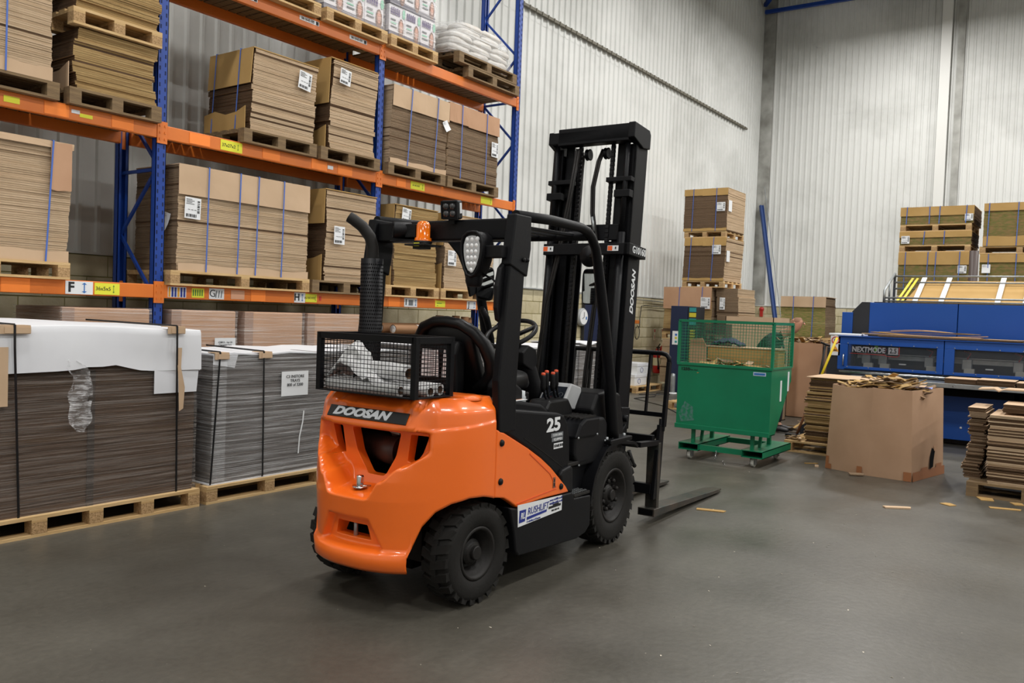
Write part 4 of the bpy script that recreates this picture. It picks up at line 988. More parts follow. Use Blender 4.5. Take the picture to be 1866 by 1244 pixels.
# chassis with fork pockets, posts, castors, chain
fx0 = .0
for y in (.37, -.37):
    g = G(); y0, y1 = y-.12, y+.12
    g.box(-.02, .95, y0, y1, .180, .188).box(-.02, .95, y0, y1, .108, .116).box(-.02, .95, y0, y0+.006, .108, .188).box(-.02, .95, y1-.006, y1, .108, .188)
    g.build('fork_pocket', bin_green, t)
G().box(.0, .05, -.26, .26, .12, .18).build('cross_member', bin_green, t); G().box(.85, .9, -.26, .26, .12, .18).build('cross_member', bin_green, t)
for y in (.35, -.34): G().box(.05, .08, y-.02, y+.02, .186, .37).bar((.3, y, .19), (.42, y, .62), .03, .03).box(.6, .64, y-.02, y+.02, .186, .60).build('bin_post', bin_green, t)
castor_white = mat('castor_grey', '#B8B8B0', .5)
for x in (.06, .82):
    for y in (.38, -.36):
        cs_ = G().box(-.03, .03, -.04, .04, .098, .108).box(-.02, .035, -.032, -.026, .03, .10).box(-.02, .035, .026, .032, .03, .10)
        o = cs_.build('castor', steel_galv, t, (x, y, 0)); G().lathe([(.048, -.018), (.052, -.012), (.052, .012), (.048, .018), (.012, .020), (.001, .020)], (.005, 0, .052), 'y', 20).lathe([(.001, -.018), (.048, -.018)], (.005, 0, .052), 'y', 20).build('castor_wheel', castor_white, o)
g = G()
for k in range(11):
    a = Vector((-.01-.004*k, .04-.004*k*(k > 6)*3, .125-.0125*k)); g.tube([a+Vector((0, .008*math.cos(q_), .013*math.sin(q_))) if k % 2 else a+Vector((.008*math.cos(q_), 0, .013*math.sin(q_))) for q_ in [i*PI/4 for i in range(8)]], .0032, 4, closed=True)
g.build('chain', chrome, t)['kind'] = 'stuff'
# what lies in the bin
t2 = heap('offcut_heap', 'cardboard offcuts filling the green mesh-sided bin', (9.28, 3.48, 1.02), .20, .38, 40, 9, .07, L=(.15, .4), tilt=.35, rise=.06)
t2 = thing('board_sheet', 'brown cardboard piece standing upright in the left end of the green bin', 'cardboard', (9.15, 3.87, 1.02)); G().prism([(-.10, 0), (.11, 0), (.11, .34), (-.04, .36), (-.09, .28)], 'x', 0, .008).build('sheet', board_pink, t2)
t2 = thing('mesh_flap', 'grey mesh flap leaning inside the green bin behind the brown piece', 'mesh panel', (9.45, 3.80, 1.05)); G().prism([(-.22, 0), (.22, 0), (.20, .50), (-.20, .50)], 'x', 0, .006).build('panel', mat('mesh_grey_green', '#3C4A44', .6, alpha=.55), t2)
t2 = thing('dark_cloth', 'crumpled dark navy cloth lying on boards beyond the green bin mesh', 'cloth', (9.42, 3.62, 1.30)); rn = random.Random(8)
sol(G().grid([[(-.10+.2*j/6, .18-.36*i/10, .05+.07*math.sin(PI*i/10)*math.sin(PI*(.15+.7*j/6))+rn.uniform(-.014, .014)-.03) for i in range(11)] for j in range(7)]).build('cloth', mat('cloth_navy', '#2C3444', .9), t2), .02)
t2 = thing('board_sheet', 'flat brown boards laid in the bin under the dark navy cloth', 'cardboard', (9.43, 3.40, 1.06)); G().box(-.12, .12, -.40, .42, 0, .22).build('board', board_gold, t2); G().box(-.13, .13, -.42, .44, .22, .235).build('top_board', board, t2)

# ---------------------------------------------------------------- the person behind the bin
PE = thing('person', 'balding person in dark clothes bending forward behind the green bin', 'person', (12.25, 3.86, 0))
skinm = mat('skin_tone', '#C08C72', .55); cloth_k = mat('dark_jacket', '#17181B', .85); trou = mat('dark_trousers', '#191B22', .85); hairm = mat('short_hair', '#94705A', .9)
def skinned(name, pts, edges, m, parent, root=0, sub_=2):
    me = bpy.data.meshes.new(name); me.from_pydata([p[0] for p in pts], edges, []); me.materials.append(m)
    o = bpy.data.objects.new(name, me); COL.objects.link(o); o.parent = parent
    md = o.modifiers.new('skin', 'SKIN'); md.use_smooth_shade = True
    if not me.skin_vertices: bpy.context.view_layer.objects.active = o
    sv = me.skin_vertices[0].data if me.skin_vertices else None
    if sv:
        for i, p in enumerate(pts): sv[i].radius = p[1] if isinstance(p[1], tuple) else (p[1], p[1])
        sv[root].use_root = True
    o.modifiers.new('sub', 'SUBSURF').levels = sub_; o.modifiers['sub'].render_levels = sub_
    return o
# leans and looks towards -Y
J = dict(pel=((0, .30, .90), (.15, .12)), wai=((0, .30, 1.06), (.14, .11)), che=((0, .20, 1.27), (.17, .12)), nec=((0, .02, 1.43), (.062, .062)), hd0=((0, -.14, 1.50), (.07, .075)), hd1=((0, -.17, 1.60), (.080, .098)), hd2=((0, -.165, 1.665), (.062, .075)))
pts = list(J.values()); ed = [(0, 1), (1, 2), (2, 3), (3, 4), (4, 5), (5, 6)]
def add(p, r, to): pts.append((p, r)); ed.append((to, len(pts)-1)); return len(pts)-1
for s_ in (-1, 1):
    a = add((s_*.17, .16, 1.35), (.06, .06), 2); a = add((-.10+s_*.20, .06, 1.10), (.045, .045), a); a = add((-.22+s_*.15, .0, .98), (.035, .035), a); a = add((-.26+s_*.13, -.03, .93), (.028, .04), a)
    a = add((s_*.10, .27, .84), (.085, .09), 0); a = add((s_*.11, .08, .50), (.055, .06), a); a = add((s_*.11, .08, .09), (.038, .042), a); a = add((s_*.11, -.03, .04), (.028, .025), a)
bd = skinned('body', pts, ed, skinm, PE)
hand = [i for i, p in enumerate(pts) if abs(p[0][2]-.90) < .001]
for s_ in (-1, 1):
    for k in range(4): skinned('finger', [((-.27+s_*.13+(k-1.5)*.016, -.045, .91), .009), ((-.28+s_*.13+(k-1.5)*.018, -.065, .875), .0085), ((-.28+s_*.13+(k-1.5)*.018, -.06, .842-.004*abs(k-1)), .007)], [(0, 1), (1, 2)], skinm, bd, sub_=1)
    skinned('thumb', [((-.26+s_*.11, -.01, .93), .011), ((-.28+s_*.085, -.02, .885), .009)], [(0, 1)], skinm, bd, sub_=1)
    skinned('ear', [((s_*.082, -.155, 1.575), .012), ((s_*.086, -.150, 1.605), .014)], [(0, 1)], skinm, bd, sub_=1)
    G().lathe([(.001, -.009), (.008, -.004), (.010, 0)], (s_*.032, -.262, 1.60), 'y', 10).build('eye', mat('eye_dark', '#2A2018', .3), bd)
skinned('nose', [((0, -.255, 1.60), .011), ((0, -.283, 1.565), .015)], [(0, 1)], skinm, bd, sub_=1)
G().bar((-.022, -.262, 1.535), (.022, -.262, 1.535), .008, .006).build('mouth', mat('lips', '#9A5A4C', .5), bd)
rows = []
for i in range(7):
    th = .75+i/6*.80; rows.append([(.076*math.sin(th)*math.cos(a)*1.0, -.150+.094*math.sin(th)*math.sin(a), 1.605+.088*math.cos(th)-.045*(math.sin(a) > .1)*math.sin(th)) for a in [2*PI*k/24 for k in range(24)]])
G().grid(rows, close=True).build('hair', hairm, PE)
skinned('jacket', [((0, .31, .86), (.18, .16)), ((0, .31, 1.06), (.20, .18)), ((0, .23, 1.27), (.21, .19)), ((0, .06, 1.40), (.10, .09)), ((-.19, .16, 1.35), (.075, .075)), ((-.32, .06, 1.10), (.06, .06)), ((-.37, .0, .98), (.045, .045)), ((.19, .16, 1.35), (.075, .075)), ((.12, .06, 1.10), (.06, .06)), ((-.07, .0, .98), (.045, .045))], [(0, 1), (1, 2), (2, 3), (2, 4), (4, 5), (5, 6), (2, 7), (7, 8), (8, 9)], cloth_k, PE)
skinned('trousers', [((0, .30, .92), (.16, .135)), ((.10, .27, .80), (.10, .105)), ((.11, .08, .50), (.075, .08)), ((.11, .08, .10), (.058, .065)), ((-.10, .27, .80), (.10, .105)), ((-.11, .08, .50), (.075, .08)), ((-.11, .08, .10), (.058, .065))], [(0, 1), (1, 2), (2, 3), (0, 4), (4, 5), (5, 6)], trou, PE)
for s_ in (-1, 1): skinned('shoe', [((s_*.11, .10, .055), (.05, .05)), ((s_*.11, -.02, .05), (.052, .042)), ((s_*.11, -.16, .035), (.045, .03))], [(0, 1), (1, 2)], mat('shoe_black', '#101012', .5), PE)

# ---------------------------------------------------------------- boxes and stacks in front of the machine
# big kraft box: five panels between real corner points
t = KB = thing('cardboard_box', 'big open kraft box full of cardboard offcuts in front of the machine', 'box', (9.9, 1.95, 0))
bot = [(9.60, 2.51), (9.45, 2.03), (9.42, 1.60), (10.26, 1.43), (10.45, 2.40)]; topc = [(9.56, 2.46), (9.40, 2.01), (9.40, 1.63), (10.20, 1.46), (10.42, 2.38)]
for i in range(5):
    j = (i+1) % 5; a, b, c, d = bot[i], bot[j], topc[j], topc[i]; n = 6; rows = []
    for v in range(5):
        f = v/4; row = []
        for u in range(n+1):
            g_ = u/n; x = (a[0]*(1-g_)+b[0]*g_)*(1-f)+(d[0]*(1-g_)+c[0]*g_)*f; y = (a[1]*(1-g_)+b[1]*g_)*(1-f)+(d[1]*(1-g_)+c[1]*g_)*f
            bu = .025*math.sin(PI*g_)*math.sin(PI*f); row.append((x-9.9-(bu if i < 2 else 0), y-1.95-(bu if i == 2 else 0), .94*f-(.02*math.sin(g_*PI) if v == 4 and i == 0 else 0)))
        rows.append(row)
    sol(G().grid(rows).build('side', kraft_box, t), .010)
def on(i, u, f): # point on a panel
    a, b, c, d = bot[i], bot[(i+1) % 5], topc[(i+1) % 5], topc[i]
    return ((a[0]*(1-u)+b[0]*u)*(1-f)+(d[0]*(1-u)+c[0]*u)*f-9.9, (a[1]*(1-u)+b[1]*u)*(1-f)+(d[1]*(1-u)+c[1]*u)*f-1.95, .94*f)
for (i, u0, u1, f0, f1) in ((0, 0, .14, .0, .06), (0, 0, .07, .0, .15), (0, .74, .86, .0, .09), (1, .82, 1, 0, .10), (2, 0, 1, 0, .10), (2, .25, .45, .08, .13), (2, .72, .9, .08, .14)):
    q = [on(i, u0, f0), on(i, u1, f0), on(i, u1, f1), on(i, u0, f1)]; off = (-.016, -.002, 0) if i < 2 else (-.004, -.014, 0)
    G().add([(p[0]+off[0], p[1]+off[1], p[2]+.002) for p in q], [(0, 1, 2, 3)]).build('packing_tape', tape_brown, t)
q = [on(2, .50, .24), on(2, .56, .34), on(2, .66, .30), on(2, .62, .20), on(2, .60, .12), on(2, .50, .10)]
G().add([(p[0]-.004, p[1]-.022, p[2]) for p in q], [(0, 1, 2, 3, 4, 5)]).build('torn_hole', black_hole, t)
q = [on(2, .60, .36), on(2, .68, .36), on(2, .68, .30), on(2, .62, .30)]; G().add([(p[0]-.004, p[1]-.026, p[2]) for p in q], [(0, 1, 2, 3)]).build('torn_flap', board_pink, t)
heap('offcut_heap', 'heap of torn cardboard offcuts rising out of the big kraft box', (9.93, 1.98, .88), .32, .36, 90, 12, .04, L=(.12, .34), tilt=.45, yawb=PI/2, rise=.11, m=[board, board_gold, edge_dark, edge_gold, edge_shade])
t = thing('blue_film', 'scrap of pale blue film on the edge of the big kraft box', 'scrap', (9.72, 1.66, .955)); sol(G().grid([[(.06*i, -.05*j, .012*math.sin(i*2+j)) for j in range(4)] for i in range(3)]).build('film', mat('film_blue', '#7C8CD8', .4), t), .002)
# stack of flat sheets on a small pallet, left of the kraft box
palX(10.45, 2.12, 3.24, .9, 0, 'pallet with a scruffy sheet stack, left of the big kraft box', wood)
stackX('scruffy stack of flat cardboard sheets on a pallet left of the kraft box', 10.5, 2.15, 3.0, .8, P, .93, mf=edge_gold, ms=edge_dark, seed=60, wav=.020, dz=.016, jit=.014, gap=.45)
o = [o for o in bpy.data.objects if o.get('label', '').startswith('scruffy')][0]
G().box(-.44, .40, -.42, .41, .795, .803).build('top_sheet', board, o)
heap('offcut_heap', 'few offcuts on the pallet edge beside the scruffy sheet stack', (10.62, 3.13, .16), .12, .08, 7, 15, .03, L=(.1, .25), tilt=.15)
# broom with yellow handle
t = thing('broom', 'broom with a long yellow handle leaning by the machine end', 'broom', (11.42, 3.36, 0))
a = Vector((0, .03, .06)); b = Vector((.10, -.42, 1.42)); m_ = a.lerp(b, .38)
G().tube([m_, b], .016, 10).build('handle', mat('handle_yellow', '#D8BE20', .4), t); G().tube([a, m_], .018, 10).build('stick', mat('stick_brown', '#7A4E34', .6), t)
G().box(-.05, .05, -.14, .16, .05, .10).build('brush_head', plast_blk, t, bevel=.01)
g = G()
for i in range(12):
    for j in range(4): g.tube([(-.035+.023*j, -.13+.025*i, .05), (-.04+.026*j, -.135+.026*i, .0)], .005, 4)
g.build('bristle', MATS['stick_brown'], t, fix=False)['kind'] = 'stuff'
t = thing('shovel', 'dark-handled shovel standing beside the yellow broom', 'shovel', (11.6, 3.22, 0)); G().tube([(0, .06, .02), (.05, -.10, 1.32)], .014, 8).tube([(.035, -.16, 1.30), (.06, -.04, 1.34)], .014, 8).build('handle', plast_blk, t); G().prism([(-.02, 0), (.16, 0), (.16, .20), (.07, .26), (-.02, .2)], 'x', -.02, -.012).build('blade', mach_dark, t)
# right edge pallet with sheet stacks
palX(9.08, .05, 1.06, .9, 0, 'pallet at the right photo edge under two sheet stacks', wood_old)
stackX('narrow leaning stack of flat sheets at the left of the right-edge pallet', 9.30, .95, 1.10, .6, P, .84, mf=edge_dark, ms=edge_shade, seed=61, wav=.020, dz=.014, jit=.010, gap=.5)
stackX('wide stack of flat sheets at the right photo edge', 9.10, .10, .90, .75, P, .80, mf=edge_light, ms=edge_dark, seed=62, wav=.010, dz=.014, jit=.008, gap=.45)
stackX('small bundle of flat sheets on top of the right-edge stack', 9.22, .30, .80, .5, .815, .90, mf=edge_shade, ms=edge_dark, seed=63, wav=.008, dz=.015)
stackX('thin bundle of dark sheets lying beside the one on the right-edge stack', 9.30, .05, .50, .3, .905, .985, mf=edge_shade, ms=edge_dark, seed=64, wav=.008, dz=.015)
t = thing('board_sheet', 'bent pale cardboard strip above the right-edge stack, white scrap on it', 'cardboard', (9.75, .62, .99)); G().prism([(.44, 0), (.30, .012), (.26, -.01), (.22, .012), (-.5, .02), (-.5, .03), (.20, .024), (.26, .004), (.30, .024), (.44, .012)], 'x', -.15, .15).build('sheet', board, t)

# ---------------------------------------------------------------- the blue cutting machine
MC = thing('cutting_machine', 'long blue cardboard cutting machine with glazed doors along the right side', 'machine', (13.0, 1.2, 0))
def mb(n_, x0, x1, y0, y1, z0, z1, m, bevel=0., parent=None): return G().box(x0-13, x1-13, y0-1.2, y1-1.2, z0, z1).build(n_, m, parent or MC, bevel=bevel)
mb('base', 13.05, 14.9, -1.4, 3.25, 0, .08, mach_dark); mb('core', 13.75, 14.9, -1.4, 3.2, .08, 1.45, mach_dark)
mb('lower_panel', 12.82, 12.9, -.2, 2.35, .08, .70, mach_blue, .006); mb('lower_panel', 12.84, 12.9, -1.4, -.22, .08, .70, mach_blue, .006); mb('lower_body', 12.9, 13.7, -1.4, 3.2, .08, .72, mach_dark)
G().lathe([(.001, -.01), (.014, -.008), (.016, 0)], (-.18, .40, .25), 'x', 10).build('panel_bolt', white_lab, MC)
# doors: frame bars round real openings
def door(y1, y0, wy1, wy0, label=None):
    o = G().box(-.0, .05, y0-1.2, y1-1.2, 1.305, 1.42).box(0, .05, y0-1.2, y1-1.2, .93, .985).box(0, .05, wy1-1.2, y1-1.2, .985, 1.305).box(0, .05, y0-1.2, wy0-1.2, .985, 1.305).build('door', mach_blue, MC, bevel=.004)
    if label: o['label'] = label
    G().box(.02, .026, wy0-1.2, wy1-1.2, .985, 1.305).build('pane', pane_glass, o)
    for k in range(5):
        y = wy0+(wy1-wy0)*k/4
        for z in (1.32, .972): G().lathe([(.001, -.006), (.008, -.004), (.009, 0)], (0, y-1.2, z), 'x', 8).build('door_screw', steel_galv, o)
    return o
d1 = door(3.30, 1.885, 3.16, 1.97); d2 = door(1.875, .55, 1.75, .66); d3 = door(.54, -1.3, .42, -1.2)
text('NEXTMODE', .105, mat('decal_grey', '#8E8E94', .5), d1, (-.002, 2.87-1.2, 1.235), FX, name='lettering', bold=.0035, sx=.80)
q = G().box(-.004, -.001, 2.47-1.2, 2.60-1.2, 1.185, 1.285).build('number_plate', MATS['decal_grey'], d1); text('2.5', .10, black_ink, d1, (-.006, 2.535-1.2, 1.235), FX, name='lettering', bold=.002, sx=.8)
G().tube([(-.003, 3.13-1.2, 1.175), (-.003, 2.64-1.2, 1.172), (-.003, 2.62-1.2, 1.155), (-.003, 2.48-1.2, 1.155), (-.003, 2.455-1.2, 1.17), (-.003, 2.455-1.2, 1.29)], .003, 5).build('red_line', MATS['red_sticker'], d1)
G().tube([(-.005, 3.21-1.2, 1.16), (-.035, 3.21-1.2, 1.15), (-.035, 3.21-1.2, 1.00), (-.005, 3.21-1.2, .99)], .010, 8).build('door_handle', chrome, d1)
mb('cap_strip', 12.97, 13.6, -1.35, 3.30, 1.42, 1.43, mach_blue)
G().box(-.02, .02, 1.22, 1.36, 1.31-.02, 1.41).build('green_lamp', mat('lamp_green', '#86D82E', .4, emit=('#86D82E', .4)), MC) if False else None
mb('green_strip', 13.06, 13.09, 2.76, 2.80, 1.22, 1.31, mat('strip_green', '#86D82E', .4))
G().box(-.06, .0, -2.5, 2.06, .885, .915).build('lip_bar', chrome, MC, bevel=.005); mb('lip', 12.95, 13.7, -1.35, 3.28, .86, .93, mach_dark)
# inside: beams, rails and heads
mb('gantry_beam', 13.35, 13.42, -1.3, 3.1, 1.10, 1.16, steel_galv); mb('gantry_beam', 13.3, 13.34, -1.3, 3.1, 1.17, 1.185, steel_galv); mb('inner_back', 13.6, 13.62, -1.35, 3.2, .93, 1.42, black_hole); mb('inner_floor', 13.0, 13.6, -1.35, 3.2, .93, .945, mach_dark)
for y in (2.95, 2.72, 2.1, 1.62, 1.0, .7):
    hd = mb('print_head', 13.22, 13.34, y-.06, y+.06, 1.02, 1.17, steel_galv, .01); mb('head_block', 13.2, 13.28, y-.10, y+.03, .96, 1.04, castor_white, .006, hd); G().tube([(.25, y-1.2, 1.17), (.27, y-1.24, 1.25), (.3, y-1.15, 1.28)], .008, 6).build('cable', MATS['red_sticker'], hd)
for y in (2.45, 1.35): mb('white_tab', 13.15, 13.2, y-.06, y+.03, 1.04, 1.055, white_lab)
# feed table in front, with flat sheets
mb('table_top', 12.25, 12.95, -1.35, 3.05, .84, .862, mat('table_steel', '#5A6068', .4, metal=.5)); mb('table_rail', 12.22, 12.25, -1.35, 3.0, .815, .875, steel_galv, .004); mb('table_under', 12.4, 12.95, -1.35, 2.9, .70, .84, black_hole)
for y in (2.9, .9, -.8): mb('table_leg', 12.4, 12.46, y, y+.06, 0, .84, mach_dark)
for k in range(9): G().lathe([(.001, -.006), (.010, -.004), (.010, 0)], (-.78, 1.7-.42*k, .845), 'x', 8).build('rail_bolt', chrome, MC)
# end column with warning plate
mb('end_column', 13.02, 13.5, 3.27, 3.46, .05, 1.25, mach_dark, .006); mb('end_cap', 13.0, 13.5, 3.0, 3.44, 1.43, 1.46, white_lab, .006)
sg = mb('warning_plate', 13.0, 13.012, 3.27, 3.41, 1.13, 1.42, white_lab, .002)
G().tube([(-.003, 3.34-1.2+.05*math.cos(a), 1.355+.05*math.sin(a)) for a in [i*PI/12 for i in range(24)]], .007, 6, closed=True).bar((-.004, 3.305-1.2, 1.39), (-.004, 3.375-1.2, 1.32), .003, .010).build('prohibition_ring', mat('sign_red', '#C02A28', .5), sg)
G().box(-.004, -.0, 3.32-1.2, 3.36-1.2, 1.335, 1.37).build('glyph', black_ink, sg)
G().prism([(3.285-1.2, 1.19), (3.395-1.2, 1.19), (3.34-1.2, 1.275)], 'x', -.004, -.001).build('warning_triangle', mat('sign_orange', '#E09A30', .5), sg); G().box(-.006, -.004, 3.315-1.2, 3.365-1.2, 1.20, 1.215).build('glyph', black_ink, sg)
# upper body
mb('upper_panel', 13.80, 14.9, 1.845, 3.06, 1.46, 1.95, mach_blue, .006); mb('upper_panel', 13.80, 14.9, -1.3, 1.835, 1.46, 1.95, mach_blue, .006)
G().prism([(1.86, 1.40), (2.12, 1.40), (2.12, 1.80), (1.98, 1.955), (1.86, 1.955)], 'x', .805, 1.9).build('end_cheek', mach_dark, MC, bevel=.006); mb('end_panel', 13.78, 14.4, 3.30, 3.46, .3, 1.79, mach_blue, .006)
mb('roof_deck', 13.8, 15.4, -1.3, 3.0, 1.95, 1.96, mach_dark)
# rails above the machine and the raised sheet with white slats
rl = G()
for y in (2.88, -1.2): rl.tube([(.9, y-1.2, 1.96), (.9, y-1.2, 2.14), (1.6, y-1.2, 2.44), (1.6, y-1.2, 1.96)], .020, 8).tube([(1.25, y-1.2, 1.96), (1.25, y-1.2, 2.28)], .016, 8)
for x, z in ((.9, 2.03), (1.6, 2.40), (1.6, 2.30), (1.6, 2.20)): rl.tube([(x, 2.88-1.2, z), (x, -1.2-1.2, z)], .014, 8)
rl.tube([(.9, 1.68, 1.98), (.9, -2.4, 1.98)], .012, 8).build('guard_rail', steel_galv, MC)
sh = G().add([(1.05, 2.62-1.2, 1.97), (1.05, -1.0-1.2, 1.97), (1.75, -1.0-1.2, 2.335), (1.75, 2.50-1.2, 2.335)], [(0, 1, 2, 3)]).build('feed_board', board_gold, MC); sol(sh, .01)
for y in (2.47, 2.11, 1.37, 1.02, .3): G().bar((1.0, y-1.2, 1.965), (1.78, y-1.2, 2.385), .012, .07, up=(0, 1, 0)).build('white_slat', white_lab, MC)
for dy in (0, .07): G().bar((1.0, 2.72-1.2-dy, 1.97), (1.65, 2.62-1.2-dy, 2.37), .008, .035, up=(0, 1, 0)).build('yellow_sling', mat('sling_yellow', '#E0CC30', .6), MC)
# loose sheets lying on the machine cap and table
for (x, y0, y1, z, dz_, a, lab) in ((13.15, 1.3, 2.95, 1.432, .05, .0, 'long bent cardboard sheets lying on top of the glazed doors'), (13.1, -.6, .85, 1.432, .06, .02, 'curved cardboard sheets on the doors at the right photo edge')):
    t = thing('board_sheet', lab, 'cardboard', (x, (y0+y1)/2, z)); rn = random.Random(int(y1*10))
    for k in range(7):
        h_ = .012*k; w_ = (y1-y0)/2*(1-.06*k)
        o = G().grid([[(.05*k+(.02*i if j else -.30+.2), w_*(1-2*i/10)+.1*(k % 2), .012+h_+.03*math.sin(i*.5+k)*(.6 if k > 1 else .1)+.02) for i in range(11)] for j in (0, 1)]).build('sheet', rn.choice([board, board_gold, edge_dark]), t); sol(o, .008)
stackX('thin pile of brown sheets on the machine under the bent ones', 13.02, .95, 2.75, .45, 1.434, 1.47, mf=edge_flute, ms=edge_flute, mt=board, seed=73, wav=.01, dz=.007, jit=.01)
stackX('pile of flat kraft sheets on the feed table, left one', 12.26, 1.38, 1.75, .5, .877, .95, mf=edge_shade, ms=edge_shade, mt=board, seed=70, wav=.004)
stackX('pile of flat kraft sheets on the feed table, long middle one', 12.24, .95, 1.37, .5, .877, .96, mf=edge_shade, ms=edge_shade, mt=board, seed=71, wav=.004)
stackX('pile of flat kraft sheets on the feed table at the right photo edge', 12.3, .35, .94, .5, .877, .945, mf=edge_shade, ms=edge_shade, mt=board, seed=72, wav=.004)

# ---------------------------------------------------------------- scraps on the floor
def scrap(lab, x, y, a, b, rot, m=board, thick=.006, tilt=0., z=.001):
    o = G().prism([(-a/2, -b/2), (a/2-.02, -b/2), (a/2, b/2*.6), (a/2-.03, b/2), (-a/2, b/2)], 'z', 0, thick).build('cardboard_scrap', m, None, (x, y, z), (tilt, 0, rot)); tag(o, lab, 'cardboard scrap'); return o
scrap('long kraft cardboard strip on the floor just right of the fork tip', 6.68, 2.65, .24, .06, -1.25, board_gold)
scrap('pale pointed cardboard strip on the floor below the big kraft box', 7.97, 1.45, .24, .06, -.98, board, .012)
scrap('small pale rectangle of card on the floor towards the right-edge pallet', 8.48, 1.12, .10, .11, -.6, board_gold)
scrap('long thin kraft strip on the floor at the right photo edge', 8.66, .69, .26, .06, -1.25, board_gold)
scrap('square pale card lying in front of the right-edge pallet', 9.02, .88, .13, .16, -1.2, board_gold)
scrap('small kraft square at the right corner of the right-edge pallet', 8.98, .62, .10, .11, -1.1, board_gold)
scrap('brown curled scrap lying against the foot of the big kraft box', 9.36, 2.12, .16, .07, -1.0, edge_dark, .01, .12, .012)
scrap('tiny crumpled light scrap left of the big kraft box', 9.58, 2.60, .05, .04, .4, board, .02)
scrap('thin splinter of card on the floor left of the big kraft box', 9.74, 2.70, .16, .012, -.9, board_gold, .01)
rnd = random.Random(77); g = G()
for k in range(160):
    x, y = rnd.uniform(3.2, 11), rnd.uniform(-1.5, 5.2)
    s_ = rnd.uniform(.003, .012); a = rnd.uniform(0, PI); c, s2 = math.cos(a)*s_, math.sin(a)*s_
    g.add([(x-c, y-s2, .001), (x+s2*.5, y-c*.5, .001), (x+c, y+s2, .001), (x-s2*.5, y+c*.5, .003)], [(0, 1, 2, 3)])
o = g.build('paper_crumbs', mat('crumb', '#C8C0B0', .8), None, fix=False); o['kind'] = 'stuff'; o['label'] = 'tiny pale paper crumbs scattered over the concrete floor'; o['category'] = 'crumbs'
# ================================================================ THE FORKLIFT  (local: x forward, y left, z up, origin under the rear axle)
FL = thing('forklift', 'orange and black counterbalance forklift standing in the aisle with its rear to the photographer', 'forklift', (3.594, 3.249, 0), math.radians(2.0))
def sub(o, name, g, m, bevel=0., seg=2, **k): return g.build(name, m, o, bevel=bevel, seg=seg, **k)
def sstep(a, b, x):
    t = min(1, max(0, (x-a)/(b-a))); return t*t*(3-2*t)
def lerp_tab(tab, x):
    if x <= tab[0][0]: return tab[0][1]
    for (a, va), (b, vb) in zip(tab[:-1], tab[1:]):
        if x <= b: return va+(vb-va)*(x-a)/(b-a)
    return tab[-1][1]
def lerp_smooth(tab, x):
    if x <= tab[0][0]: return tab[0][1]
    for (a, va), (b, vb) in zip(tab[:-1], tab[1:]):
        if x <= b: return va+(vb-va)*sstep(a, b, x)
    return tab[-1][1]
# --- counterweight: half outline nodes t = 0..7, heights z; one closed cast body
NX = (-.520, -.512, -.475, -.405, -.300, -.175, -.05, .075)
NY = (0, .12, .24, .335, .43, .505, .535, .542)
def node(t):
    i = min(6, int(t)); f = t-i
    def cr(N):
        p0, p1, p2, p3 = N[max(i-1, 0)] if i else (2*N[0]-N[1] if N is NY else N[1]), N[i], N[i+1], N[min(i+2, 7)]
        return .5*((2*p1)+(-p0+p2)*f+(2*p0-5*p1+4*p2-p3)*f*f+(-p0+3*p1-3*p2+p3)*f**3)
    return cr(NX), cr(NY)
ZT = 1.13
def cw_point(t, z):
    x, y = node(t)
    wr = 1-sstep(2.2, 5.2, t)                         # how much the rear profile applies
    x += lerp_tab(((.22, .03), (.245, 0), (.318, -.012), (.345, .022), (.42, .018), (.60, 0)), z)*wr
    x += lerp_tab(((.70, 0), (.88, .25), (.955, .62), (.985, .85), (1.02, 1.0), (1.055, 1.15), (1.075, 1.26), (1.11, 1.75), (ZT, 2.35)), z)*lerp_smooth(((0, .152), (1, .144), (2, .107), (3, .048), (4, .014), (5, 0)), t)
    ky = lerp_tab(((.9, 1.0), (1.0, .995), (1.055, .985), (1.075, .965), (1.115, .895), (ZT, .86)), z)
    yy = y*(ky if t > .5 else 1-(1-ky)*t/.5)
    if t > 4: x += (1-ky)*.25
    # V shaped recess under the plate
    ridge = lerp_smooth(((0, .605), (.13, .605), (.20, .70), (.29, .775), (.40, .835)), y)
    inr = sstep(ridge-.006, ridge+.034, z)*(1-sstep(.948, .962, z))*(1-sstep(.358, .42, y))
    tgt = lerp_tab(((.6, -.33), (.70, -.285), (.94, -.300)), z)+.015*sstep(.2, .36, y)
    if inr > 0 and tgt > x: x += (tgt-x)*inr
    pw = sstep(.968, .982, z)*(1-sstep(1.066, 1.076, z))*(1-sstep(.29, .32, y))
    x += ((-.368+.57*(z-1.02))-x)*pw
    # tow notch
    hw_ = lerp_tab(((.335, .215), (.50, .135)), z)
    inn = sstep(.336, .350, z)*(1-sstep(.485, .50, z))*(1-sstep(hw_-.02, hw_+.012, y))
    x += .045*inn
    # the flank steps in a little above the moulded line that carries on from the brow
    st = sstep(.955+.010*(t-3), .970+.010*(t-3), z)*sstep(3.2, 4.0, t)
    yy -= .007*st; x += .006*st
    return x, yy
def zbot(t): return lerp_tab(((0, .222), (2.95, .222), (3.05, .30), (3.12, .36), (3.5, .47), (4.0, .545), (4.6, .585), (5.4, .605), (6.2, .60), (7, .575)), t)
nt, nz = 130, 84
def tcol(k): return 7*(k/nt)**1.15 if True else 0
grid_t = [7*(k/nt) for k in range(nt+1)]
zs = sorted(set([.222, .245, .318, .332, .345, .352]+[.36+.0115*i for i in range(22)]+[.60+.0105*i for i in range(34)]+[.948, .953, .958, .963, .985, 1.005, 1.03, 1.06, 1.073, 1.085, 1.097, 1.11, 1.12, ZT]))
nz = len(zs)-1
bmw = bmesh.new(); V = {}
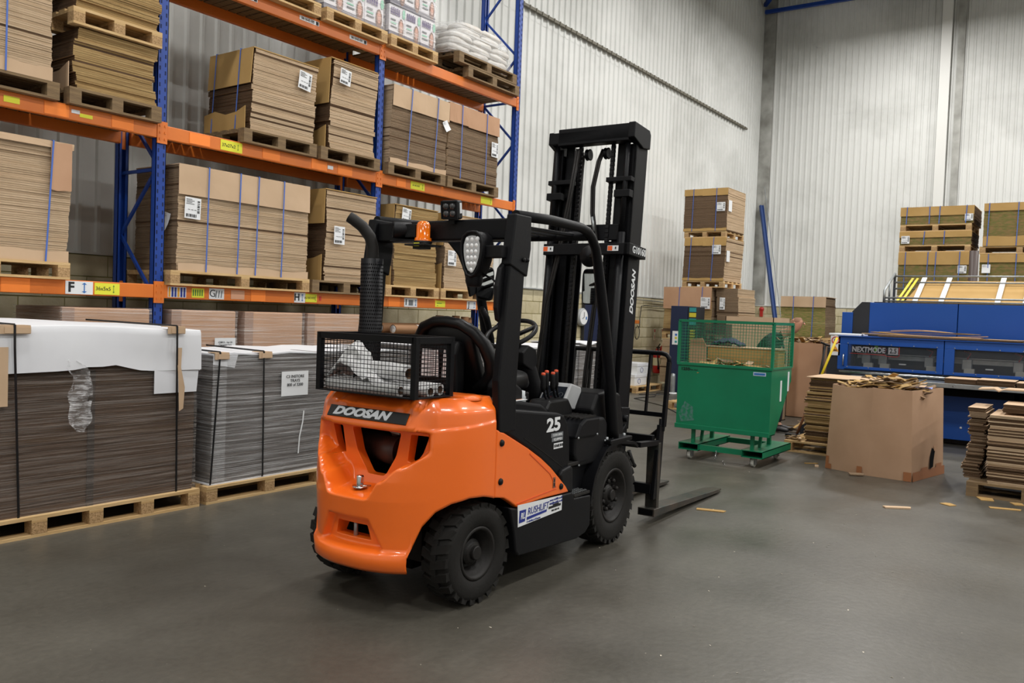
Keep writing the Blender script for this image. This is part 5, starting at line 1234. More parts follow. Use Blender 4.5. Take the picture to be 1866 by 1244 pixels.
for k, t in enumerate(grid_t):
    zb = zbot(t)
    for j, z in enumerate(zs):
        zz = z if t < 2.96 else zb+(ZT-zb)*((z-.222)/(ZT-.222))
        x, y = cw_point(t, zz)
        V[(k, j, 1)] = bmw.verts.new((x, y, zz))
        V[(k, j, -1)] = V[(k, j, 1)] if k == 0 else bmw.verts.new((x, -y, zz))
def fc(*vs):
    u = []
    for v in vs:
        if v not in u: u.append(v)
    if len(u) > 2:
        try: return bmw.faces.new(u)
        except ValueError: pass
for k in range(nt):
    for s_ in (1, -1):
        for j in range(nz): 
            f_ = fc(V[(k, j, s_)], V[(k+1, j, s_)], V[(k+1, j+1, s_)], V[(k, j+1, s_)]); f_.smooth = True
    for j in (0, nz): fc(V[(k, j, 1)], V[(k+1, j, 1)], V[(k+1, j, -1)], V[(k, j, -1)])
for j in range(nz): fc(V[(nt, j, 1)], V[(nt, j+1, 1)], V[(nt, j+1, -1)], V[(nt, j, -1)])
bmesh.ops.recalc_face_normals(bmw, faces=bmw.faces)
me = bpy.data.meshes.new('counterweight'); bmw.to_mesh(me); bmw.free(); me.materials.append(paint_org); me.materials.append(black_hole)
cw = bpy.data.objects.new('counterweight', me); COL.objects.link(cw)
cut = []
def rounded(poly, r=.012, n=4):
    out = []
    for i, p in enumerate(poly):
        a = Vector(poly[i-1]); b = Vector(p); c = Vector(poly[(i+1) % len(poly)])
        d1 = (a-b).normalized()*r; d2 = (c-b).normalized()*r
        for k in range(n+1):
            f = k/n; q = (b+d1)*(1-f)**2+b*2*f*(1-f)+(b+d2)*f*f; out.append((q.x, q.y))
    return out
def cutter(g, name, m=None):
    o = g.build(name, m or paint_org); cut.append(o); return o
cutter(G().prism(rounded([(-.185, .934), (.175, .934), (.135, .80), (.055, .685), (-.065, .685), (-.145, .80)], .02), 'x', -.7, -.10), 'cut')
for s_ in (1, -1):
    cutter(G().prism(rounded([(s_*.25, .932), (s_*(.365 if s_ < 0 else .335), .932), (s_*(.325 if s_ < 0 else .305), .84), (s_*.275, .775), (s_*.225, .785)], .01), 'x', -.7, -.10), 'cut')
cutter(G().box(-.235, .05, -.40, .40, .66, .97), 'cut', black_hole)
cutter(G().prism(rounded([(-.105, .455), (.105, .455), (.125, .378), (-.125, .378)], .008), 'x', -.7, -.25), 'cut')
for c in cut:
    m_ = cw.modifiers.new('b', 'BOOLEAN'); m_.operation = 'DIFFERENCE'; m_.object = c; m_.solver = 'EXACT'
dg = bpy.context.evaluated_depsgraph_get()
nm_ = bpy.data.meshes.new_from_object(cw.evaluated_get(dg)); nm_.name = 'counterweight'
cw.modifiers.clear(); cw.data = nm_; cw.parent = FL
for c in cut: bpy.data.objects.remove(c, do_unlink=True)
# radiator pipe and clamp seen inside the opening, tow pin, chin rod
sub(cw, 'exhaust_pipe', G().tube([(-.02, .30, .80), (-.13, .02, .80), (-.13, -.05, .80)], .085, 20).tube([(-.12, 0, .86), (-.12, .02, .99)], .03, 12), mat('pipe_brown', '#5A382C', .45, col2='#2E2220', nscale=8))
sub(cw, 'hose_clamp', G().lathe([(.036, 0), (.036, .022), (.032, .022)], (-.12, .01, .90), 'z', 18).bar((-.155, .01, .91), (-.165, -.06, .905), .012, .02), steel_galv)
sub(cw, 'tow_pin', G().lathe([(.001, .05), (.018, .05), (.021, .042), (.021, -.02)], (-.40, .01, .645), 'z', 16).lathe([(.042, -.012), (.042, -.006), (.02, -.006)], (-.40, .01, .645), 'z', 20).tube([(-.40, -.01, .652), (-.44, -.05, .65), (-.40, -.07, .65)], .005, 6), chrome)
sub(cw, 'tow_pin_rod', G().tube([(-.43, .0, .36), (-.43, .0, .47)], .012, 10), steel_galv)
# name plate, set on the sloping face under the top edge
pl = G().box(-.285, .285, -.033, .033, 0, .006).build('name_plate', mat('plate_black', '#121214', .35), cw, (-.3685, 0, 1.0205), None, bevel=.002)
pl.rotation_euler = (PI/2-.518, 0, -PI/2)
text('DOOSAN', .064, mat('letter_silver', '#D6DAE0', .4), pl, (-.045, 0, .007), (0, 0, 0), bold=.0036, shear=.28, sx=1.45)
# --- side panels, flank bolts, engine cover, skirts (both sides)
SP = [(.076, .955), (.16, .925), (.26, .880), (.41, .812), (.56, .735), (.68, .662), (.78, .588), (.87, .520), (.91, .478), (.60, .487), (.31, .482), (.24, .525), (.17, .560), (.076, .577)]
for s_ in (-1, 1):
    o = sub(FL, 'side_panel', G().prism(SP, 'y', s_*.500, s_*.545), paint_org, .010, 3)
    for x, z in ((.125, .875), (.125, .660), (.80, .53)):
        sub(o, 'panel_bolt', G().lathe([(.001, s_*.010), (.017, s_*.008), (.020, 0), (.020, s_*-.002)], (x, s_*.546, z), 'y', 18), plast_blk)
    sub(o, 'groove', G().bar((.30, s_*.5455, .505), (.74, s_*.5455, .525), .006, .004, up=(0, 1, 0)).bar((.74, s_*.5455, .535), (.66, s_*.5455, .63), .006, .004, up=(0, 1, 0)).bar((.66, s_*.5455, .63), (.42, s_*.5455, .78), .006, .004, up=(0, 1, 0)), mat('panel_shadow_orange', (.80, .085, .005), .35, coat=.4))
    if s_ < 0:
        q = sub(o, 'key_label', G().box(.70, .725, -.549, -.545, .535, .60), mat('key_label_brown', '#8A5A44', .5)); sub(q, 'print', G().box(.708, .717, -.551, -.549, .572, .592).box(.705, .72, -.551, -.549, .545, .565), black_ink)
    # black cover above the panel
    CV = [(.09, 1.02), (.30, 1.045), (.80, .985), (.87, .965), (.915, .915), (.95, .80), (.96, .655), (.93, .63), (.84, .61), (.80, .585), (.68, .672), (.56, .745), (.41, .822), (.26, .892), (.09, .955)]
    o = sub(FL, 'side_cover', G().prism(CV, 'y', s_*.30, s_*.515), truck_blk, .018, 3)
    if s_ < 0:
        text('25', .112, white_lab, o, (.735, -.5165, .915), FY, name='number', bold=.004, sx=1.5)
        q = sub(o, 'emission_label', G().box(.745, .855, -.5168, -.515, .765, .80), white_lab)
        text('STAGE III B', .022, black_ink, q, (.80, -.5185, .783), FY, bold=.0006)
        q = sub(o, 'engine_label', G().box(.71, .855, -.5163, -.515, .838, .865).box(.72, .855, -.5163, -.515, .812, .834), grey_ink)
        text('CLEAN DIESEL', .018, white_lab, q, (.785, -.5175, .851), FY); text('EQUIPPED', .022, white_lab, q, (.79, -.5175, .823), FY)
        sub(o, 'seam', G().bar((.40, -.516, .87), (.62, -.516, .765), .004, .003, up=(0, 1, 0)).bar((.62, -.516, .765), (.86, -.516, .64), .004, .003, up=(0, 1, 0)), rim_blk)
    # skirt, step, knee fairing
    SK = [(.215, .50), (.31, .478), (.60, .483), (.935, .473), (.96, .455), (.965, .43), (1.19, .415), (1.19, .215), (1.13, .175), (1.02, .158), (.33, .20), (.295, .23), (.27, .34)]
    o = sub(FL, 'skirt', G().prism(SK, 'y', s_*.33, s_*.555), truck_blk, .012, 3)
    sub(o, 'step_plate', G().box(.975, 1.185, min(s_*.36, s_*.548), max(s_*.36, s_*.548), .428, .447), rim_blk, .004)
    g = G()
    for i in range(8):
        for j in range(6): g.box(.985+i*.025, .997+i*.025, s_*(.38+j*.028)-.006, s_*(.38+j*.028)+.006, .447, .452)
    sub(o, 'tread_stud', g, steel_galv)['kind'] = 'stuff'
    sub(FL, 'knee_fairing', G().prism([(.845, .49), (.80, .60), (.83, .628), (.94, .645), (.965, .62), (.972, .46), (.93, .472)], 'y', s_*.36, s_*.54), plast_blk, .02, 3)
    if s_ < 0:
        q = sub(o, 'company_sticker', G().prism([(.295, .500), (.80, .478), (.80, .385), (.305, .372)], 'y', -.5575, -.5545), white_lab)
        lg = sub(q, 'emblem', G().prism([(.315, .465), (.385, .463), (.375, .395), (.312, .393)], 'y', -.5590, -.5575), navy_ink)
        text('RL', .050, white_lab, lg, (.348, -.5598, .429), FY, shear=.2, bold=.001, sx=.8)
        text('RUSHLIFT', .058, navy_ink, q, (.52, -.5590, .444), FY, shear=.15, sx=.95)
        sub(q, 'print', G().prism([(.395, .415), (.62, .422), (.615, .408), (.395, .398)], 'y', -.559, -.5575), navy_ink)
        text('A subsidiary of Doosan', .016, navy_ink, q, (.47, -.559, .387), FY)
        text('www.rushlift.co.uk\ninfo@rushlift.co.uk', .020, navy_ink, q, (.725, -.559, .458), FY)
        sub(q, 'truck_print', G().box(.64, .785, -.559, -.5575, .418, .432).box(.69, .76, -.559, -.5575, .43, .44), black_ink)
        text('0845 6050 444', .015, black_ink, q, (.72, -.559, .402), FY)
# chassis and engine bay between
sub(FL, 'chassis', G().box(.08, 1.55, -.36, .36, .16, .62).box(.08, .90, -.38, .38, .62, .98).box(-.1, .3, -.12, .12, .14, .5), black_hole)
sub(FL, 'engine_cover', G().prism([(.06, 1.02), (.08, 1.085), (.30, 1.10), (.78, 1.03), (.86, .99), (.86, .9), (.06, .9)], 'y', -.40, .40), truck_blk, .02, 3)
q = sub(FL, 'manual_sheet', G().box(.34, .62, -.39, -.28, 1.068, 1.071).xf(Matrix.Rotation(.0, 4, 'Y')), white_lab); sub(q, 'print', G().box(.52, .60, -.37, -.30, 1.0715, 1.0725), MATS['torn_paper'])
sub(FL, 'fuel_cap', G().lathe([(.030, 0), (.030, .035), (.024, .04), (.024, .07), (.001, .075)], (.66, -.32, 1.045), 'z', 16), steel_galv)
sub(FL, 'radiator_cap_plate', G().lathe([(.085, 0), (.085, .018), (.06, .026), (.001, .026)], (-.02, -.40, 1.115), 'z', 24), paint_org)
sub(FL, 'rear_axle', G().tube([(0, -.36, .28), (0, .36, .28)], .07, 14).box(-.12, .12, -.2, .2, .2, .42), rim_blk)
# --- wheels
def wheel(x, y, R, W, rr, side, nl, yawr=0., nuts=0):
    t = bpy.data.objects.new('wheel', None); COL.objects.link(t)
    # tyre body as the wheel's own mesh
    prof = [(rr, -W/2+.02), (rr+.012, -W/2+.002), (rr+(R-rr)*.45, -W/2-.006), (R-.05, -W/2-.003), (R-.030, -W/2+.002), (R-.016, -W/2+.02), (R-.016, W/2-.02), (R-.030, W/2-.002), (R-.05, W/2+.003), (rr+(R-rr)*.45, W/2+.006), (rr+.012, W/2-.002), (rr, W/2-.02)]
    g = G().lathe(prof, (0, 0, 0), 'y', 64)
    g.v = g.v
    for k in range(nl):                                  # chunky lugs, staggered left and right
        for sd in (-1, 1):
            a = 2*PI*(k+(.5 if sd > 0 else 0))/nl; da = 2*PI/nl*.37
            y0, y1 = (-W/2+.001, W*.10) if sd < 0 else (-W*.10, W/2-.001)
            vs = []
            for (aa, yy, r_) in ((a-da, y0, R-.045), (a+da, y0, R-.045), (a+da*.95+.10*sd*-1, y1, R-.03), (a-da*.8+.10*sd*-1, y1, R-.03), (a-da*.85, y0+.004*-sd*-1, R-.004), (a+da*.85, y0+.004, R-.004), (a+da*.8-.10*sd, y1, R), (a-da*.65-.10*sd, y1, R)):
                vs.append((r_*math.cos(aa), yy, r_*math.sin(aa)))
            if sd > 0:
                vs = []
                for (aa, yy, r_) in ((a-da, y1, R-.045), (a+da, y1, R-.045), (a+da*.95+.10, y0, R-.03), (a-da*.8+.10, y0, R-.03), (a-da*.85, y1-.004, R-.004), (a+da*.85, y1-.004, R-.004), (a+da*.8+.10, y0, R), (a-da*.65+.10, y0, R)):
                    vs.append((r_*math.cos(aa), yy, r_*math.sin(aa)))
            else:
                pass
            g.add(vs, [(0, 3, 2, 1), (4, 5, 6, 7), (0, 1, 5, 4), (1, 2, 6, 5), (2, 3, 7, 6), (3, 0, 4, 7)])
    o = g.build('wheel', rubber, FL, (x, y, R), (0, 0, yawr)); bpy.data.objects.remove(t)
    s_ = side
    rb = G().lathe([(rr+.006, s_*(W/2-.012)), (rr+.004, s_*(W/2-.002)), (rr-.012, s_*(W/2-.004)), (rr-.016, s_*(W/2-.03)), (rr-.035, s_*(W/2-.045)), (rr-.045, s_*(W/2-.085)), (rr*.62, s_*(W/2-(.10 if not nuts else .075))), (.001, s_*(W/2-(.10 if not nuts else .075)))], (0, 0, 0), 'y', 40)
    ro = rb.build('rim', rim_blk, o)
    hub = G().lathe([(.075, s_*(W/2-.10)), (.072, s_*(W/2-.05)), (.055, s_*(W/2-.035)), (.04, s_*(W/2-.03)), (.038, s_*(W/2-.012)), (.034, s_*(W/2-.008)), (.001, s_*(W/2-.008))], (0, 0, 0), 'y', 28, smooth=False).build('hub', rim_blk, o)
    if nuts:
        for k in range(nuts):
            a = 2*PI*k/nuts+.3
            G().lathe([(.001, s_*(W/2-.020)), (.010, s_*(W/2-.022)), (.015, s_*(W/2-.030)), (.015, s_*(W/2-.052)), (.022, s_*(W/2-.054)), (.022, s_*(W/2-.08))], (.105*math.cos(a), 0, .105*math.sin(a)), 'y', 8, smooth=False).build('wheel_nut', rim_blk, o)
    return o
for s_ in (-1, 1):
    wheel(0, s_*.42, .280, .175, .142, s_, 22, math.radians(-3))
    wheel(1.60, s_*.425, .340, .19, .185, s_, 30, 0, 8)
# --- front fenders and cowl
for s_ in (-1, 1):
    c = (1.60, .34); rows = []
    ya, yb = (s_*.30, s_*.545)
    arc = [(1.205, .35), (1.215, .42), (1.25, .52), (1.315, .615), (1.40, .685), (1.50, .720), (1.62, .725), (1.86, .695), (1.92, .66)]
    g = G().grid([[(x, ya, z) for x, z in arc], [(x, yb, z) for x, z in arc]]).build('fender', truck_blk, FL)
    sol(g, .02)
    sub(g, 'fender_web', G().prism([(.99, .46), (1.0, .62), (1.10, .66), (1.30, .66), (1.42, .715), (1.42, .66), (1.27, .56), (1.215, .45), (1.20, .40)], 'y', s_*.30, s_*.46), truck_blk, .008)
    sub(FL, 'guard_mount', G().box(1.46, 1.80, min(s_*.42, s_*.55), max(s_*.42, s_*.55), .715, .745).box(1.45, 1.60, min(s_*.42, s_*.53), max(s_*.42, s_*.53), .66, .715), truck_blk, .006)
    o_ = [o for o in FL.children if o.name.startswith('guard_mount')][-1]
    for x in (1.49, 1.58, 1.76): sub(o_, 'bolt', G().lathe([(.013, 0), (.013, .014), (.001, .018)], (x, s_*.50, .745), 'z', 8), steel_galv)
# floor plate and side box (air intake box) on the near side
sub(FL, 'floor_plate', G().box(.90, 1.75, -.40, .40, .60, .63).box(.90, 1.24, -.50, -.30, .62, .645), rim_blk, .004)
ab = sub(FL, 'intake_box', G().prism([(1.045, .68), (1.05, .80), (1.10, .885), (1.17, .915), (1.45, .905), (1.50, .86), (1.50, .66), (1.44, .60), (1.10, .60)], 'y', -.50, -.24), plast_blk, .02, 3)
sub(ab, 'lid', G().prism([(1.04, .795), (1.095, .885), (1.165, .918), (1.36, .915), (1.36, .80), (1.30, .785)], 'y', -.512, -.23), truck_blk, .015, 2)
g = G()
for i in range(7): g.box(1.115+i*.002, 1.34, -.49+.033*i, -.475+.033*i, .915, .926)
sub(ab, 'rib', g, rim_blk)['kind'] = 'stuff'
for x, z in ((1.06, .80), (1.32, .80), (1.46, .74), (1.43, .64), (1.10, .615)): sub(ab, 'screw', G().lathe([(.001, -.007), (.007, -.006), (.008, 0)], (x, -.513 if z > .79 else -.502, z), 'y', 8), steel_galv)
# dashboard with white-rimmed display and the black bonnet beside it
sub(FL, 'cowl', G().prism([(1.50, .62), (1.38, .95), (1.46, 1.06), (1.62, 1.075), (1.80, 1.04), (1.88, .80), (1.88, .62)], 'y', -.44, .40), plast_blk, .02, 3)
da = sub(FL, 'dashboard', G().prism([(1.20, .96), (1.33, 1.125), (1.47, 1.09), (1.47, .93)], 'y', -.30, -.09), mat('dash_silver', '#B6B8BA', .35), .012, 3)
o = sub(da, 'display', G().prism([(1.213, .985), (1.305, 1.10), (1.32, 1.10), (1.24, .98)], 'y', -.28, -.11), mat('screen_dark', '#1A1F28', .15), .002)
dd = Vector((1.305-1.213, 0, 1.10-.985)).normalized(); nn_ = Vector((-dd.z, 0, dd.x))
for k, (u, v, r) in enumerate(((.5, .066, .034), (.18, .075, .014), (.84, .08, .016), (.84, .04, .016))):
    c = Vector((1.211, -.11-.17*u, .985))+dd*v+nn_*.003
    g = G().tube([c+Vector((0, 1, 0))*r*math.cos(a)+dd*r*math.sin(a) for a in [i*PI/10 for i in range(20)]], .0012, 4, closed=True)
    sub(o, 'dial', g, steel_galv)
sub(o, 'needle', G().bar(Vector((1.211, -.195, .985))+dd*.06+nn_*.004, Vector((1.211, -.17, .985))+dd*.05+nn_*.004, .003, .002), MATS['red_sticker'])
# steering column, wheel, levers
sub(FL, 'steering_column', G().tube([(1.46, .03, .70), (1.33, .03, .95), (1.21, .03, 1.20), (1.13, .03, 1.32)], [.13, .12, .105, .09], 14, flat=.8).prism([(1.06, 1.25), (1.05, 1.33), (1.12, 1.38), (1.22, 1.35), (1.25, 1.25), (1.18, 1.20)], 'y', -.07, .12), plast_blk, .01)
cs = Vector((1.05, .035, 1.455)); ax = Vector((-.50, 0, .866)).normalized(); e1 = Vector((0, 1, 0)); e2 = ax.cross(e1)
sw = sub(FL, 'steering_wheel', G().tube([cs+e1*.175*math.cos(a)+e2*.175*math.sin(a) for a in [i*PI/24 for i in range(48)]], .016, 10, closed=True), vinyl_blk)
sub(sw, 'spoke', G().tube([cs-ax*.03, cs+e2*.17], .015, 8).tube([cs-ax*.03, cs+e1*.14-e2*.10], .015, 8).tube([cs-ax*.03, cs-e1*.14-e2*.10], .015, 8).tube([cs-ax*.03, cs-ax*.12], .05, 14), vinyl_blk)
kb = cs+e1*.13-e2*.11+ax*.03
sub(sw, 'spinner_knob', G().lathe([(.001, .045), (.02, .04), (.026, .02), (.014, 0)], kb, 'z', 14), vinyl_blk)
for k in range(4):
    x = 1.02+.062*k; y = -.255+.012*(k % 2); z = 1.20+.012*(k in (1, 3))
    o = sub(FL, 'control_lever', G().tube([(x+.10, y, .93), (x+.075, y, 1.0), (x+.03, y, 1.05), (x+.01, y, 1.10), (x, y, z-.10)], .008, 8).tube([(x+.004, y, z-.12), (x, y, z-.09), (x, y, z-.02), (x, y, z)], [.011, .019, .017, .013], 12), plast_blk)
    sub(o, 'lever_cap', G().lathe([(.001, .010), (.012, .008), (.015, 0), (.014, -.008)], (x, y, z), 'z', 14), mat('lever_orange', '#D8502A', .4))
sub(FL, 'lever_bellows', G().prism([(.96, .98), (1.0, 1.03), (1.24, 1.03), (1.30, .96), (1.30, .90), (.96, .92)], 'y', -.33, -.17), vinyl_blk, .015, 3)
# --- seat
def slab_path(pts, w0, w1, th, n=14):
    # cushion swept along a profile in XZ, rounded across its width
    rows = []
    for i, (x, z) in enumerate(pts):
        a = Vector(pts[min(i+1, len(pts)-1)])-Vector(pts[max(i-1, 0)]); a.normalize(); nx_, nz_ = -a.y, a.x
        f = i/(len(pts)-1); hw_ = (w0+(w1-w0)*f)/2; tt = th*(1 if 0 < i < len(pts)-1 else .55); row = []
        for k in range(24):
            t = 2*PI*k/24; c, s_ = math.cos(t), math.sin(t)
            u = hw_*math.copysign(abs(c)**.35, c)*(1 if 0 < i < len(pts)-1 else .88); v = tt/2*math.copysign(abs(s_)**.6, s_)
            row.append((x+nx_*v, u, z+nz_*v))
        rows.append(row)
    g = G().grid(rows, close=True); n0 = 24
    g.f.append(list(range(24))); g.m.append(0); g.s.append(True)
    g.f.append(list(range(len(g.v)-24, len(g.v)))); g.m.append(0); g.s.append(True)
    return g
bp = [(.50, 1.03), (.47, 1.12), (.42, 1.22), (.38, 1.32), (.345, 1.42), (.33, 1.49), (.335, 1.525)]
seat = sub(FL, 'seat', slab_path([(.90, 1.13), (.84, 1.165), (.72, 1.16), (.60, 1.145), (.50, 1.15)], .50, .48, .13), vinyl_blk)
sub(seat, 'backrest', slab_path(bp, .40, .34, .09).shift((.02, .01, 0)), vinyl_blk)
# raised rim of the backrest shell
rim = [(.42, -.15, 1.12), (.425, -.225, 1.17), (.42, -.265, 1.23), (.40, -.265, 1.31), (.365, -.235, 1.40), (.335, -.175, 1.47), (.315, -.09, 1.515), (.31, .01, 1.53), (.31, .10, 1.525), (.32, .19, 1.49), (.345, .255, 1.40), (.38, .28, 1.30), (.42, .27, 1.20), (.43, .18, 1.12)]
sub(seat, 'bolster', G().tube(rim, [.036, .046, .050, .048, .042, .037, .034, .033, .034, .037, .042, .048, .048, .036], 12), vinyl_blk)
sh = sub(seat, 'back_shell', G().prism([(.34, 1.05), (.25, 1.10), (.23, 1.34), (.27, 1.42), (.34, 1.40)], 'y', -.12, .20), plast_blk, .02, 3)
sub(sh, 'warning_paper', G().add([(.222, .0, 1.36), (.222, .12, 1.36), (.21, .12, 1.20), (.21, -.02, 1.20)], [(0, 1, 2, 3)]).add([(.222, -.055, 1.37), (.222, -.045, 1.37), (.21, -.04, 1.20), (.21, -.09, 1.20)], [(0, 1, 2, 3)]), white_lab)
sub(seat, 'hip_restraint', G().prism([(.36, 1.06), (.34, 1.16), (.40, 1.225), (.46, 1.215), (.62, 1.13), (.62, 1.06)], 'y', -.36, -.27), plast_blk, .02, 3); sub(seat, 'hip_restraint', G().prism([(.36, 1.06), (.34, 1.16), (.40, 1.225), (.46, 1.215), (.62, 1.13), (.62, 1.06)], 'y', .29, .36), plast_blk, .02, 3)
sub(seat, 'seat_base', G().box(.28, .88, -.24, .24, 1.03, 1.09), plast_blk, .01)
# --- overhead guard: slab rear posts, cross beam, rounded side rails that bend down to the front
gd = sub(FL, 'overhead_guard', G().box(.20, .30, -.535, .545, 2.005, 2.125), truck_blk, .012, 3)
for s_ in (-1, 1):
    yo, yi = (s_*.545, s_*.497)
    sub(gd, 'rear_post', G().prism([(.10, .93), (.265, .93), (.258, 1.19), (.31, 2.0), (.325, 2.135), (.19, 2.135), (.165, 1.99), (.075, 1.22)], 'y', yo, yi), truck_blk, .008, 2)
    sub(gd, 'corner_bracket', G().prism([(.135, 1.86), (.315, 1.80), (.345, 1.96), (.34, 2.145), (.18, 2.145), (.15, 1.96)], 'y', s_*.553, s_*.488), truck_blk, .008, 2)
    pth = [(.22, s_*.52, 2.14), (.60, s_*.52, 2.155), (.98, s_*.515, 2.15), (1.07, s_*.515, 2.135), (1.14, s_*.51, 2.10), (1.20, s_*.51, 2.035), (1.245, s_*.505, 1.95), (1.32, s_*.50, 1.75), (1.42, s_*.50, 1.43), (1.52, s_*.495, 1.10), (1.59, s_*.49, .82), (1.61, s_*.49, .74)]
    sub(gd, 'side_rail', G().tube(pth, [.030, .030, .030, .030, .031, .032, .033, .036, .039, .041, .042, .042], 14), truck_blk)
    sub(gd, 'post_bolt', G().lathe([(.001, s_*.012), (.012, s_*.01), (.013, 0)], (.265, s_*.555, 1.895), 'y', 8).lathe([(.001, s_*.012), (.012, s_*.01), (.013, 0)], (.30, s_*.555, 1.895), 'y', 8), plast_blk)
for k in range(7):
    y = -.39+.13*k
    sub(gd, 'roof_bar', G().bar((.26, y, 2.10), (1.10, y, 2.115), .035, .022), truck_blk, .004)
sub(gd, 'front_cross_bar', G().tube([(1.11, -.5, 2.11), (1.11, .5, 2.11)], .03, 10), truck_blk)
for y in (.49,): sub(gd, 'gusset', G().prism([(.80, 2.13), (.93, 2.07), (1.05, 1.99), (1.13, 1.88), (1.20, 1.70), (1.29, 1.74), (1.22, 2.0), (1.1, 2.13)], 'y', y, y+.02), truck_blk)
# reversing alarm, beacon, work lamps, mirrors
al = sub(FL, 'reversing_alarm', G().lathe([(.001, -.004), (.026, -.004), (.028, .006), (.040, .006), (.042, -.006), (.048, -.006), (.050, .004), (.050, .10), (.035, .115), (.001, .115)], (0, 0, 0), 'x', 28).xf(Matrix.Translation((.10, .27, 2.065)) @ Matrix.Rotation(-.75, 4, 'Z')), plast_blk)
sub(al, 'bracket', G().box(.10, .22, .10, .30, 1.995, 2.005).box(.12, .20, .12, .20, 2.02, 2.10), plast_blk, .004)
bc = sub(FL, 'beacon', G().lathe([(.055, 0), (.055, .012), (.042, .016), (.042, .0), (.001, 0)], (.14, .075, 1.985), 'z', 24), plast_blk)
amb = mat('beacon_amber', '#FF7A08', .15, coat=.8, trans=.15)
sub(bc, 'lens', G().lathe([(.052, .012), (.050, .03), (.042, .034), (.041, .105), (.034, .122), (.020, .130), (.001, .132)], (.14, .075, 1.985), 'z', 28), amb)
sub(bc, 'mount_plate', G().box(.06, .22, .0, .15, 1.968, 1.978).box(.10, .16, .03, .12, 1.95, 1.985), rim_blk, .002)
sub(bc, 'label', G().box(.085, .09, .06, .10, 1.965, 1.985), yellow_lab)
wl1 = sub(FL, 'square_work_lamp', G().box(-.035, .035, -.055, .055, -.055, .055), plast_blk, .012, 3)
wl1.location = (.18, -.10, 2.18); wl1.rotation_euler = (0, -.15, .22)
lens = mat('lamp_glass', '#3A3A3C', .1, coat=.6)
g = G()
for a in (-1, 1):
    for b_ in (-1, 1): g.lathe([(.001, -.040), (.017, -.040), (.018, -.034)], (0, a*.021, b_*.021), 'x', 16)
sub(wl1, 'lens', g, lens); sub(wl1, 'housing_rim', G().box(-.039, -.034, -.05, .05, .045, .052).box(-.039, -.034, -.05, .05, -.052, -.045).box(-.039, -.034, -.052, -.045, -.05, .05).box(-.039, -.034, .045, .052, -.05, .05), plast_blk)
sub(wl1, 'label', G().box(-.01, .015, -.058, -.055, -.02, .04), white_lab); sub(wl1, 'foot', G().box(-.01, .05, -.02, .02, -.08, -.05), plast_blk)
# LED rear work lamp: teardrop shaped
tl = [(0, .115), (.035, .112), (.066, .09), (.080, .05), (.080, .0), (.070, -.05), (.052, -.10), (.030, -.135), (0, -.145), (-.030, -.135), (-.052, -.10), (-.070, -.05), (-.080, 0), (-.080, .05), (-.066, .09), (-.035, .112)]
lm = sub(FL, 'work_lamp', G().prism([(u, v) for u, v in tl], 'x', 0, .10, smooth=True), plast_blk, .012, 3)
lm.location = (.10, -.315, 1.93); lm.rotation_euler = (0, 0, -.08)
sub(lm, 'lamp_rim', G().tube([(-.004, u*.96, v*.96) for u, v in tl], .008, 8, closed=True), plast_blk)
sub(lm, 'reflector', G().prism([(u*.74, v*.78) for u, v in tl], 'x', -.004, 0), mat('reflector_silver', '#C4C4C8', .2, metal=.8))
g = G()
for r_ in range(6):
    for c in range(3):
        if r_ == 5 and c != 1: continue
        yy = (c-1)*(.036-.0035*r_*.8); zz = .068-.034*r_
        g.lathe([(.001, -.008), (.008, -.007), (.0155, -.002), (.017, 0)], (0, yy, zz), 'x', 12)
sub(lm, 'led_lens', g, mat('led_clear', '#F6F6F8', .08, coat=1.))['kind'] = 'stuff'
sub(lm, 'lamp_arm', G().box(.02, .07, -.20, -.06, -.035, .035), plast_blk, .006); sub(lm, 'lamp_heat_sink', G().lathe([(.001, 0), (.04, 0), (.05, .03), (.05, .09), (.001, .09)], (.05, .02, -.195), 'z', 16), plast_blk, .004); sub(lm, 'lamp_cable', G().tube([(.06, -.03, -.12), (.07, -.10, -.15), (.06, -.16, -.19)], .006, 6), plast_blk)
def mirror(c, w_, h_, rz, ry, arm, name='mirror'):
    pts = []
    for k in range(32):
        a = 2*PI*k/32; cc, ss = math.cos(a), math.sin(a)
        pts.append((w_/2*math.copysign(abs(cc)**.45, cc), h_/2*math.copysign(abs(ss)**.35, ss)))
    o = sub(FL, name, G().prism(pts, 'x', 0, .022, smooth=True), plast_blk, .006, 2)
    o.location = c; o.rotation_euler = (0, ry, rz)
    rows = [[(-.0035-.010*(1-(u*u+v*v)/2), u*w_/2*.90, v*h_/2*.92) for u in [i/6-1 for i in range(13)]] for v in [i/6-1 for i in range(13)]]
    pr = []
    for k in range(6): 
        f = 1-k/6
        pr.append([(-.0035-.0025*(1-f*f), u*.90*f, v*.93*f) for u, v in pts])
    g = G().prism([(u*.9, v*.93) for u, v in pts], 'x', -.0045, -.001)
    g.build('mirror_glass', mat('mirror_silver', '#C8CCCC', .02, metal=1.), o)
    Mi = (Matrix.Translation(c) @ Matrix.Rotation(rz, 4, 'Z') @ Matrix.Rotation(ry, 4, 'Y')).inverted()
    G().tube([Mi @ Vector(p) for p in arm], .010, 8).build('mirror_arm', plast_blk, o)
    return o
mirror((1.30, .44, 1.80), .13, .25, .62, .12, [(1.31, .44, 1.80), (1.38, .49, 1.80)])
sub(FL, 'grab_handle', G().tube([(1.28, .45, 1.62), (1.33, .44, 1.55), (1.40, .44, 1.40), (1.45, .46, 1.28)], [.022, .026, .024, .02], 10).tube([(1.36, .5, 1.58), (1.28, .45, 1.62)], .014, 8).tube([(1.45, .46, 1.28), (1.47, .5, 1.22)], .014, 8), plast_blk)
mirror((1.46, -.33, 1.795), .115, .25, -.02, .02, [(1.47, -.325, 1.80), (1.40, -.47, 1.84)])
